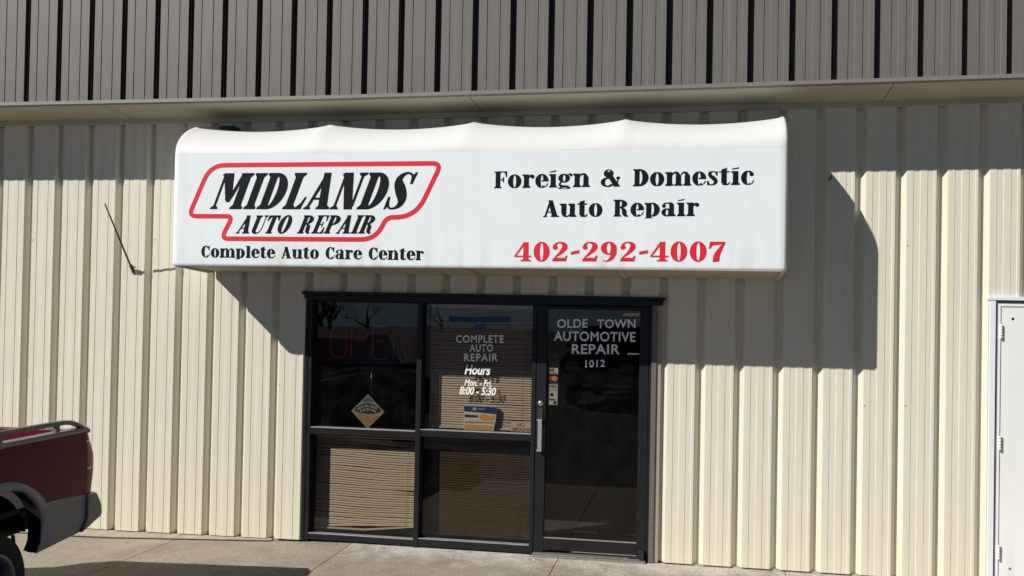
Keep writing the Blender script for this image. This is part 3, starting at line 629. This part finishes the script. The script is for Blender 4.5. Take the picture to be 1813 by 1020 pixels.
GL['T'] = (72, ST(24, 48)[:2]+[B(2, 94, 70, 100), Q((0, 70), (6, 70), (16, 88), (30, 94), (2, 97)), Q((72, 70), (66, 70), (56, 88), (42, 94), (70, 97))])
GL['O'] = (76, [A(38, 50, 37, 52, 10, 44)])
GL['P'] = (72, ST(8, 32)[:2]+[Q((0, 100), (34, 100), (34, 88), (8, 88), (0, 95)), A(30, 73, 40, 27, 13, 20, -90, 90)])
GL['R'] = (80, ST(8, 32)[:2]+[Q((0, 100), (34, 100), (34, 88), (8, 88), (0, 95)), A(30, 75, 38, 25, 12, 19, -90, 90), V((34, 52, 4), (46, 46, 14), (53, 34, 22), (55, 16, 21), (64, 4, 12), (74, 4, 4))])
GL['E'] = (68, ST(8, 32)+[B(30, 94, 60, 100), Q((60, 68), (66, 68), (66, 100), (44, 97), (56, 88)), B(30, 0, 60, 6), Q((60, 34), (67, 34), (67, 0), (44, 3), (56, 12)), B(30, 47, 46, 53), Q((44, 36), (50, 34), (50, 66), (44, 64))])
GL['F'] = (66, ST(8, 32)+[B(30, 94, 60, 100), Q((59, 66), (65, 66), (65, 100), (44, 97), (55, 88)), B(30, 47, 46, 53), Q((44, 36), (50, 34), (50, 66), (44, 64))])
GL['C'] = (74, [A(38, 50, 37, 52, 11, 45, 42, 318), Q((58, 62), (66, 62), (67, 100), (61, 100), (56, 86)), V((62, 16, 5), (66, 26, 5), (68, 34, 4))])
GL['o'] = (66, [A(33, 33, 32, 35, 7, 29)])
GL['c'] = (58, [A(32, 33, 31, 35, 6, 29, 55, 305), dot(47, 50, 10), V((48, 6, 5), (54, 16, 5), (56, 22, 4))])
GL['e'] = (62, [A(32, 33, 31, 35, 6, 29, 0, 312), B(30, 30, 62, 36), V((52, 8, 5), (58, 16, 5), (60, 22, 4))])
GL['a'] = (68, [A(26, 19, 25, 20, 6, 14, 0, 360), B(36, 8, 58, 48), V((10, 46, 14), (14, 60, 8), (30, 65, 7), (45, 58, 20), (47, 44, 22)), dot(12, 50, 9), Q((36, 0), (66, 0), (66, 5), (58, 14), (38, 12))])
GL['r'] = (58, ST(8, 32, 0, 66, True, False)+[Q((0, 66), (32, 66), (32, 56), (8, 54), (0, 61)), V((31, 48, 4), (38, 60, 7), (48, 60, 10)), dot(48, 55, 10)])
GL['n'] = (80, ST(8, 32, 0, 66, True, False)+[Q((0, 66), (32, 66), (32, 56), (8, 54), (0, 61))]+ST(49, 73, 0, 48, True, False)+[V((31, 50, 4), (40, 62, 8), (54, 62, 13), (61, 44, 24))])
GL['m'] = (118, ST(8, 32, 0, 66, True, False)+[Q((0, 66), (32, 66), (32, 56), (8, 54), (0, 61))]+ST(48, 72, 0, 48, True, False, 6)+ST(88, 112, 0, 48, True, False, 6)+[V((31, 50, 4), (40, 62, 8), (53, 62, 13), (60, 44, 24)), V((71, 50, 4), (80, 62, 8), (93, 62, 13), (100, 44, 24))])
GL['i'] = (40, ST(8, 32, 0, 66, True, False)+[Q((0, 66), (32, 66), (32, 56), (8, 54), (0, 61)), Q((4, 78), (34, 86), (34, 96), (4, 86))])
GL['l'] = (40, ST(8, 32, 0, 100, True, False)+[Q((0, 100), (32, 100), (32, 90), (8, 88), (0, 95))])
GL['t'] = (50, [Q((10, 8), (34, 8), (34, 96), (28, 90), (10, 80)), B(0, 60, 46, 66), V((22, 10, 24), (28, 4, 12), (40, 4, 7), (48, 14, 4))])
GL['u'] = (80, [B(8, 18, 32, 66), Q((0, 66), (32, 66), (32, 56), (8, 54), (0, 61)), B(48, 4, 72, 66), Q((40, 66), (72, 66), (72, 56), (48, 54), (40, 61)), V((20, 20, 24), (24, 6, 14), (38, 3, 7), (50, 14, 4)), Q((48, 0), (80, 0), (80, 5), (72, 12), (48, 10))])
GL['p'] = (74, ST(8, 32, -28, 66, True, False)+[Q((0, 66), (32, 66), (32, 56), (8, 54), (0, 61)), A(34, 33, 36, 35, 10, 28, -100, 100)])
GL['g'] = (66, [A(28, 45, 27, 22, 6, 17), A(30, -12, 30, 15, 14, 7), V((14, 26, 6), (8, 14, 10), (20, 4, 14), (46, 2, 12), (54, -10, 10)), V((44, 58, 5), (54, 66, 6), (60, 64, 8)), dot(60, 60, 7)])
GL['s'] = (52, [V((44, 48, 4), (38, 62, 6), (26, 65, 6), (14, 58, 14), (18, 44, 17), (34, 30, 19), (40, 16, 16), (28, 3, 7), (14, 4, 6), (6, 18, 4)), Q((38, 60), (42, 46), (47, 46), (49, 66), (44, 66)), Q((2, 0), (7, 0), (13, 6), (8, 22), (2, 22))])
GL['&'] = (104, [A(38, 77, 24, 24, 9, 19), A(34, 26, 34, 28, 13, 20, 60, 330), Q((20, 86), (44, 88), (96, 0), (64, 0)), V((66, 10, 6), (82, 30, 6), (84, 52, 8), (94, 54, 5)), dot(84, 50, 9)])
GL['4'] = (82, [B(42, 0, 66, 100), Q((0, 26), (9, 26), (46, 84), (44, 100)), B(2, 22, 80, 30), Q((30, 0), (78, 0), (78, 5), (66, 11), (42, 11), (30, 5))])
GL['0'] = (78, [A(38, 50, 36, 52, 8, 45)])
GL['2'] = (80, [V((16, 70, 22), (18, 88, 12), (36, 98, 7), (56, 88, 20), (58, 70, 25), (42, 46, 16), (20, 24, 8), (8, 8, 8)), dot(16, 72, 12), Q((4, 0), (66, 0), (72, 30), (66, 30), (58, 18), (30, 20), (10, 14), (4, 6))])
GL['9'] = (78, [A(36, 68, 35, 34, 9, 27), V((60, 66, 22), (58, 40, 22), (46, 14, 16), (26, 1, 6), (12, 6, 5))])
GL['7'] = (76, [Q((4, 78), (70, 90), (70, 100), (4, 100)), V((64, 92, 12), (50, 64, 18), (36, 34, 26), (32, 6, 28), (32, 0, 28)), Q((0, 64), (6, 64), (16, 82), (4, 96))])
GL['-'] = (44, [Q((2, 34), (40, 42), (40, 58), (2, 50))])
GL[' '] = (46, [])
def letters(txt, x0, x1, z0l, z0r, h, m, parent, shear=0, gap=5, y=-AD-.0015):
    """fits txt so that its ink spans x0..x1 with cap height h; baseline z0l at x0 to z0r at x1"""
    mb = MB(); pen = 0; items = []
    for ch in txt:
        w, parts = GL[ch]
        if ch.islower():
            fy = lambda v: v*.40 if v < 0 else v*1.2 if v <= 66 else 79.2+(v-66)*.72
            parts = [(kd, *[[(u*1.06, fy(v)) for u, v in q_] for q_ in qq]) for kd, *qq in parts]; w *= 1.06
        items += [(pen, p) for p in parts]; pen += w+gap
    allx = [(o+p[0]+shear*p[1]) for o, (k, *q) in items for pts in q for p in pts]
    a, b = min(allx), max(allx); k = 0
    for o, (kind, *q) in items:
        yy = y-.00012*(k % 7); k += 1
        def W_(p): s = (o+p[0]+shear*p[1]-a)/(b-a); return (x0+s*(x1-x0), yy, z0l+s*(z0r-z0l)+p[1]*h/100)
        if kind == 'poly': mb.flat([(0, 0)]*0 or list(q[0]), lambda u, v: W_((u, v)))
        else:
            L_, R_ = q; n = len(L_); mb.add([W_(p) for p in L_]+[W_(p) for p in R_], [(i, i+1, n+i+1, n+i) for i in range(n-1)])
    return mb.build('lettering', m, parent, fix=False)
letters('MIDLANDS', 2.150, 3.898, 2.811, 2.811, .292, BLACKV, AW, shear=.40, gap=3)
letters('AUTO REPAIR', 2.379, 3.556, 2.614, 2.620, .146, BLACKV, AW, shear=.42, gap=4)
letters('Complete Auto Care Center', 2.086, 3.957, 2.418, 2.414, .094, BLACKV, AW, gap=2)
letters('Foreign & Domestic', 4.507, 6.460, 2.976, 2.999, .130, BLACKV, AW, gap=3)
letters('Auto Repair', 4.892, 6.066, 2.755, 2.766, .128, BLACKV, AW, gap=3)
letters('402-292-4007', 4.673, 6.260, 2.414, 2.430, .147, REDV, AW, gap=5)
# emblem outline: rounded closed band
def rounded(pts, rad, n=7):
    out = []; N = len(pts)
    for i in range(N):
        p, a, b = Vector(pts[i]), Vector(pts[i-1]), Vector(pts[(i+1) % N]); d1 = (a-p).normalized(); d2_ = (b-p).normalized()
        r = rad[i]; s, e = p+d1*r, p+d2_*r
        for k in range(n+1): t = k/n; out.append(s*(1-t)**2+p*2*t*(1-t)+e*t*t)
    return out
ep = rounded([(2.148, 3.168), (4.085, 3.172), (3.885, 2.752), (3.650, 2.748), (3.560, 2.573), (2.258, 2.571), (2.350, 2.753), (1.966, 2.753)], [.13, .075, .16, .05, .12, .06, .05, .07])
# drop the curve back inside its own band
n = len(ep); band = []
for i in range(n):
    d = (ep[(i+1) % n]-ep[i-1]).normalized(); nn = Vector((-d.y, d.x)); band.append((ep[i]+nn*.0185, ep[i]-nn*.0185))
eb = MB(); eb.add([(a.x, -AD-.0014, a.y) for a, b in band]+[(b.x, -AD-.0014, b.y) for a, b in band], [(i, (i+1) % n, n+(i+1) % n, n+i) for i in range(n)]); eb.build('emblem_border', REDV, AW, fix=False)

# ------------------------------------------------------------ small things on the wall
FR = thing('rod_bracket', 'thin dark rod jutting from a small bracket on the wall left of the awning', 'rod', (1.075, 0, 2.32))
MB().tube([(.0, -.03, .01), (.0, -.48, .555)], [.009, .006], 8).build('rod', RODM, FR)
MB().tube([(.0, .0, -.012), (.002, -.055, .045)], .017, 10).build('socket', RODM, FR)
MB().lathe([(0, -.008), (.022, -.008), (.026, 0), (.026, .004)], (0, 0, -.012), (0, 1, 0), 16).build('base_plate', mat('bright_plate', (.7, .7, .68), .35, .4), FR, )
MB().tube([(.012, -.028, .028), (.034, -.04, .035)], .006, 8).build('thumb_screw', RODM, FR)
JB = MB().box(-.075, .075, -.11, .0, 0, .062).build('junction_box', BLACKP, None, .012); JB.location = (1.99, 0, 3.535)
tag(JB, 'small black box on the wall peeking over the left part of the awning', 'box')
HK = MB().tube([(0, 0, 0), (0, -.03, .0), (.012, -.045, .02), (.012, -.03, .035)], .006, 8).build('wall_hook', BLACKP); HK.location = (7.075, 0, 3.115)
tag(HK, 'tiny dark hook on the siding right of the awning', 'hook')

# ------------------------------------------------------------ pickup truck (tail towards the wall)
TA = Vector((1.905, -1.88, 0)); bb = Vector((-.05, 1, 0)).normalized(); nn_ = Vector((bb.y, -bb.x, 0))
TK = thing('pickup_truck', 'maroon pickup truck with grey lower cladding parked tail towards the wall', 'pickup truck', TA)
TK.matrix_world = Matrix(((-bb.x, -nn_.x, 0, TA.x), (-bb.y, -nn_.y, 0, TA.y), (0, 0, 1, 0), (0, 0, 0, 1)))  # local: u forward, v inward, z up
bpy.context.view_layer.update()
WID = 1.66; UC = 1.03; UF = 3.72; RB = .345; ZC = .297
def sym(v, far): return (WID-v) if far else v
archo = [(UC-.64, .735)]+[(UC-.62*math.cos(t), .40+.555*math.sin(t)) for t in [R(a) for a in range(38, 143, 7)]]+[(UC+.64, .735)]
archi = [(.640, .445), (.600, .50), (.592, .60), (.612, .68), (.68, .775), (.78, .85), (.90, .885), (1.03, .893), (1.16, .885), (1.28, .85), (1.38, .775), (1.45, .68), (1.47, .56), (1.47, .45)]
def bulge(z): return -.018*max(0, 1-((z-.86)/.32)**2)
for far in (False, True):
    f3 = lambda u, z, v: (u, sym(v+bulge(z), far), z)
    # bed side: strips between arch/bottom line and rim, follows the barrel of the panel
    us = [.072, .12, .22, .32, .39]+[a for a, b in archo if .40 < a < UC+.63]+[1.67, 1.78, 1.90]
    mb = MB(); vs = []; nr = 7
    for u in us:
        lo = lerp([p[0] for p in archo], [p[1] for p in archo], u) if archo[0][0] <= u <= archo[-1][0] else .704
        hi = 1.158+.012*u
        for k in range(nr+1):
            z = lo+(hi-lo)*k/nr; vs.append(f3(u, z, 0))
    n = nr+1; mb.add(vs, [(i*n+k, i*n+k+1, (i+1)*n+k+1, (i+1)*n+k) for i in range(len(us)-1) for k in range(nr)], True)
    mb.build('bed_side', MAROON, TK)
    MB().prism([(.06, .94), (1.9, .94), (1.9, 1.17), (.06, 1.15)], .055, .075, lambda u, z, v: (u, sym(v, far), z)).build('bed_inner_side', MAROON, TK)
    # tail corner pillar wrapping round to the tailgate
    def pillar(name, m, zs):
        mb = MB(); vs = []
        for z in zs:
            ex = lerp([.70, .88, .98, 1.085, 1.155], [-.016, -.044, -.042, .006, .033], z)
            for a in (0, 20, 45, 70, 90): 
                t = R(a); vs.append((.084+(ex-.084)*math.sin(t), sym(.004+bulge(z)+.022*(1-math.cos(t)), far), z))
        mb.add(vs, [(i*5+k, i*5+k+1, (i+1)*5+k+1, (i+1)*5+k) for i in range(len(zs)-1) for k in range(4)], True); return mb.build(name, m, TK)
    pillar('corner_pillar', MAROON, [.70, .76, .82, .886]); pillar('tail_light', LENS, [.888, .94, .98, 1.03, 1.076]); pillar('corner_pillar', MAROON, [1.079, 1.10, 1.13, 1.152])
    # rim cap and raised rail with posts
    cp = MB(); vs = []
    for u in (.035, .06, .5, 1.2, 1.9):
        z = 1.166+.012*u
        for v, dz in ((-.006, -.022), (-.012, -.004), (-.004, .008), (.06, .010), (.085, .0), (.085, -.02)): vs.append((u, sym(v, far), z+dz-(.012 if u < .05 else 0)))
    cp.add(vs, [(i*6+k, i*6+k+1, (i+1)*6+k+1, (i+1)*6+k) for i in range(4) for k in range(5)], False); cp.add(vs[:6], [(0, 1, 2, 3, 4, 5)]); cp.build('bed_rim', RAILM, TK)
    rl = MB(); pr_ = [(.075, 1.18), (.14, 1.208), (.22, 1.232), (.32, 1.243), (.6, 1.248), (1.2, 1.256), (1.72, 1.262), (1.80, 1.235), (1.84, 1.185)]
    vs = []
    for u, z in pr_:
        for v, dz in ((.008, -.014), (.004, .004), (.014, .016), (.036, .016), (.046, .004), (.042, -.014)): vs.append((u, sym(v, far), z+dz-.010))
    rl.add(vs, [(i*6+k, i*6+(k+1) % 6, (i+1)*6+(k+1) % 6, (i+1)*6+k) for i in range(len(pr_)-1) for k in range(6)], True)
    rl.build('bed_rail', RAILM, TK)
    for u in (.39, 1.0, 1.6): MB().box(u-.022, u+.022, *sorted((sym(.012, far), sym(.040, far))), 1.176, 1.234).build('rail_post', RAILM, TK, .004)
    # grey flare and lower cladding
    ring = MB(); no = 22
    def samp(pl, t):
        d = [0]
        for a, b in zip(pl[:-1], pl[1:]): d.append(d[-1]+math.hypot(b[0]-a[0], b[1]-a[1]))
        return (lerp(d, [p[0] for p in pl], t*d[-1]), lerp(d, [p[1] for p in pl], t*d[-1]))
    vs = []
    ai = archi[2:12]
    for k in range(no+1):
        o_ = samp(archo, k/no); i_ = samp(ai, k/no)
        for t, v in ((-.10, .002), (0, -.004), (.12, -.014), (.5, -.022), (.88, -.024), (.97, -.020), (1, -.012)):
            vs.append((o_[0]+(i_[0]-o_[0])*t, sym(v, far), o_[1]+(i_[1]-o_[1])*t))
    ring.add(vs, [(i*7+k, i*7+k+1, (i+1)*7+k+1, (i+1)*7+k) for i in range(no) for k in range(6)], True); ring.build('wheel_arch_flare', GREYP, TK)
    MB().prism([(.075, .712), (.39, .742), (.47, .735), (.592, .60), (.600, .50), (.645, .440), (.155, .466), (.085, .545)], -.016, .004, lambda u, z, v: (u, sym(v, far), z)).build('lower_cladding', GREYP, TK, .006)
    MB().prism([(1.46, .60), (1.60, .715), (1.9, .72), (1.9, .45), (1.47, .44)], -.028, .03, lambda u, z, v: (u, sym(v, far), z)).build('lower_cladding', GREYP, TK, .006)
    al = MB(); vs = []
    for u, z in archi: vs += [(u+.002*(1 if u < UC else -1), sym(-.010, far), z), (u+.002, sym(.03, far), z-.002), (u+.006*(1 if u < UC else -1), sym(.075, far), z+.01)]
    al.add(vs, [(i*3+k, i*3+k+1, i*3+k+4, i*3+k+3) for i in range(len(archi)-1) for k in (0, 1)], True); al.build('arch_liner', UNDERB, TK)
    # cab side: door, window, front wing
    MB().prism([(1.93, .45), (1.93, 1.17), (3.35, 1.12), (4.05, 1.04), (4.42, .93), (4.48, .60), (4.40, .42), (UF+1.5-1.12, .42), (4.16, .62), (4.02, .82), (UF, .90), (3.42, .82), (3.28, .62), (3.24, .42)], -.005, .07, lambda u, z, v: (u, sym(v, far), z)).build('cab_side', MAROON, TK, .012)
    MB().prism([(1.98, 1.175), (2.08, 1.60), (2.95, 1.62), (3.36, 1.125), (3.28, 1.128), (2.91, 1.57), (2.14, 1.555), (2.06, 1.172)], .05, .10, lambda u, z, v: (u, sym(v+(z-1.17)*.25, far), z)).build('window_pillar', MAROON, TK, .006)
    MB().prism([(2.06, 1.174), (2.14, 1.553), (2.91, 1.568), (3.28, 1.13)], .07, .076, lambda u, z, v: (u, sym(v+(z-1.17)*.25, far), z)).build('side_window', GLASSC, TK)
    MB().box(2.15, 2.32, *sorted((sym(-.02, far), sym(-.006, far))), 1.02, 1.05).build('door_handle', BLACKP, TK, .004)
    MB().box(3.12, 3.26, *sorted((sym(-.17, far), sym(.0, far))), 1.14, 1.26).build('side_mirror', BLACKP, TK, .02)
    # wheels
    for uc in (UC, UF):
        c = (uc, sym(.12, far), ZC); s_ = 1 if not far else -1
        w = MB().lathe([(.215, -.10), (.30, -.115), (.333, -.095), (RB, -.06), (RB+.003, 0), (RB, .06), (.333, .095), (.30, .115), (.215, .10)], c, (0, s_, 0), 48).build('wheel', RUBBER, TK)
        rm_ = MB().lathe([(.215, -.10), (.222, -.108), (.20, -.098), (.185, -.05), (.18, .06), (.02, .06)], c, (0, s_, 0), 40)
        for k in range(5):
            a = 2*math.pi*k/5+.5
            def sp(r, da, h): return Vector(c)+Vector((math.cos(a+da)*r, s_*h, math.sin(a+da)*r))
            rm_.add([sp(.04, .6, -.075), sp(.04, -.6, -.075), sp(.20, -.16, -.085), sp(.20, .16, -.085), sp(.04, .6, -.03), sp(.04, -.6, -.03), sp(.20, -.2, -.03), sp(.20, .2, -.03)],
                    [(0, 1, 2, 3), (0, 3, 7, 4), (1, 5, 6, 2), (3, 2, 6, 7), (0, 4, 5, 1)])
        rm_.lathe([(0, -.092), (.045, -.09), (.055, -.075), (.058, -.03)], c, (0, s_, 0), 20); rm_.build('rim', ALLOY, w)
        MB().lathe([(0, .0), (.15, .0), (.15, .03), (0, .03)], c, (0, s_, 0), 24).build('brake_drum', UNDERB, w)
    # chassis bits visible in the wheel arch
    vi = lambda a, b: sorted((sym(a, far), sym(b, far)))
    MB().box(.25, 4.3, *vi(.36, .44), .47, .60).build('chassis_rail', UNDERB, TK)
    MB().box(.45, 1.55, *vi(.30, .355), .34, .40).build('leaf_spring', UNDERB, TK)
    MB().tube([(.74, sym(.30, far), .52), (.90, sym(.32, far), .31)], .022, 10).build('shock_absorber', UNDERB, TK)
    MB().tube([(.66, sym(.14, far), .55), (.63, sym(.14, far), .41)], .012, 8).build('mud_guard_stay', UNDERB, TK)
    wh = MB(); vs = []
    for k, (u, z) in enumerate([(UC-.46*math.cos(R(a)), .40+.475*math.sin(R(a))) for a in range(20, 161, 10)]):
        vs += [(u, sym(.09, far), z), (u, sym(.42, far), z)]
    wh.add(vs, [(i*2, i*2+1, i*2+3, i*2+2) for i in range(len(vs)//2-1)], True); wh.build('wheel_well', UNDERB, TK)
MB().box(.03, 1.9, .076, WID-.076, .70, .73).build('bed_floor', UNDERB, TK)
MB().prism([(-.005, .70), (-.028, .88), (-.02, 1.0), (.02, 1.15), (.055, 1.15), (.055, .70)], .09, WID-.09, lambda u, z, v: (u, v, z)).build('tailgate', MAROON, TK, .008)
MB().box(1.84, 1.89, .076, WID-.076, .735, 1.18).build('bed_front_wall', MAROON, TK, .006)
bp_ = MB(); vs = []
for v, off in ((-.035, .0), (-.005, -.0), (.12, -.045), (.45, -.06), (WID-.45, -.06), (WID-.12, -.045), (WID+.005, 0), (WID+.035, .0)):
    q = .045 if v in (-.035, WID+.035) else 0
    for u, z in ((.08, .712), (-.05+off+q, .706), (-.085+off+q, .69), (-.15+off+q*1.3, .595), (-.158+off+q*1.3, .555), (-.13+off+q, .530), (.145, .462), (.08, .545)): vs.append((u, v, z))
bp_.add(vs, [(i*8+k, i*8+(k+1) % 8, (i+1)*8+(k+1) % 8, (i+1)*8+k) for i in range(7) for k in range(8)], False); bp_.add(vs[:8], [tuple(range(8))]); bp_.add(vs[-8:], [tuple(range(8))])
bp_.build('rear_bumper', GREYB, TK, .010)
MB().tube([(UC, .1, ZC), (UC, WID-.1, ZC)], .045, 12).build('rear_axle', UNDERB, TK)
MB().tube([(UF, .1, ZC), (UF, WID-.1, ZC)], .04, 12).build('front_axle', UNDERB, TK)
MB().box(1.93, 4.3, .12, WID-.12, .44, .62).build('underbody', UNDERB, TK)
MB().prism([(1.98, 1.175), (2.08, 1.60), (2.16, 1.645), (2.86, 1.65), (2.95, 1.62), (2.9, 1.60), (2.12, 1.595), (2.04, 1.175)], .13, WID-.13, lambda u, z, v: (u, v, z)).build('roof', MAROON, TK, .01)
MB().prism([(2.96, 1.612), (3.36, 1.122), (3.366, 1.127), (2.966, 1.617)], .14, WID-.14, lambda u, z, v: (u, v, z)).build('windscreen', GLASSC, TK)
MB().prism([(2.0, 1.20), (2.085, 1.57), (2.091, 1.57), (2.006, 1.20)], .20, WID-.20, lambda u, z, v: (u, v, z)).build('rear_window', GLASSC, TK)
MB().prism([(3.34, 1.10), (3.36, 1.125), (4.05, 1.045), (4.40, .95), (4.44, .70), (4.36, .60), (3.34, .60)], .071, WID-.071, lambda u, z, v: (u, v, z)).build('bonnet', MAROON, TK, .012)
MB().box(1.93, 3.33, .075, WID-.075, .63, 1.10).build('cab_interior', UNDERB, TK)
MB().box(4.42, 4.56, -.01, WID+.01, .45, .66).build('front_bumper', GREYB, TK, .03)
for v in (.12, WID-.40): MB().box(4.41, 4.455, v, v+.28, .74, .90).build('headlight', mat('lamp_lens', (.7, .7, .7), .1), TK, .01)
MB().box(4.42, 4.452, .42, WID-.42, .72, .92).build('grille', BLACKP, TK, .01)

# ------------------------------------------------------------ a second pickup out on the lot, facing the building (mirrored in the door glass)
DKP = mat('dark_green_paint', (.012, .018, .016), .3, 0, .1, 3, coat=.6)
def copy_tree(o, parent=None):
    c = o.copy(); COL.objects.link(c); c.parent = parent
    if c.type == 'MESH' and c.data.materials[0] == MAROON: c.material_slots[0].link = 'OBJECT'; c.material_slots[0].material = DKP
    for ch in o.children: copy_tree(ch, c)
    return c
T2 = copy_tree(TK); a_ = R(96)
T2.matrix_world = Matrix.Translation((5.35, -17.0, -.005)) @ Matrix.Rotation(a_, 4, 'Z') @ Matrix.Diagonal((1, 1, 1, 1)); tag(T2, 'dark green pickup truck out on the lot facing the storefront', 'pickup truck')

# ------------------------------------------------------------ bare trees beyond the lot (seen mirrored in the panes)
def bare_tree(x, y, z, h, seed, label):
    rg = random.Random(seed); t = thing('bare_tree', label, 'tree', (x, y, z), 'leafless trees beyond the lot'); tr = MB(); cw = MB()
    def grow(mb, p, d, ln, r, lev):
        pts = [p]; rs = [r]; q = p.copy(); dd = d.copy()
        for k in range(4):
            dd = (dd+Vector((rg.gauss(0, .16), rg.gauss(0, .16), rg.gauss(.06, .1)))).normalized(); q = q+dd*ln/4; pts.append(q.copy()); rs.append(r*(1-.16*(k+1)))
        mb.tube(pts, rs, 6 if lev < 2 else 4, False)
        if lev >= 5: return
        if lev == 4: r *= .8
        for _ in range(rg.choice((3, 3, 4)) if lev < 4 else 3):
            i = rg.choice((1, 2, 3, 4) if lev else (1, 2, 3, 4, 4)); a = Vector((rg.gauss(0, 1), rg.gauss(0, 1), rg.gauss(.2, .6))).normalized()
            grow(cw, pts[i], (dd*.75+a*.75).normalized(), ln*rg.uniform(.6, .82), rs[i]*.72, lev+1)
    grow(tr, Vector((0, 0, 0)), Vector((rg.gauss(0, .08), 0, 1)), h*.34, h*.034, 0)
    tr.build('trunk', BARK, t); cw.build('crown', BARK, t, fix=False)
for k, (x, y, h, lab) in enumerate(((-22, -66, 5.4, 'low spreading leafless tree at the far left edge of the lot'), (-17.5, -62, 4.6, 'small leafless tree with a short forked trunk at the lot edge'),
        (-26.5, -76, 7.2, 'tall leafless tree standing behind the two low ones'), (-12.5, -64, 5.0, 'leafless tree at the lot edge nearest the road'), (-32, -82, 8.0, 'tallest leafless tree at the far corner of the lot'))):
    bare_tree(x, y, gz(y)-.1, h, 3+k*4, lab)
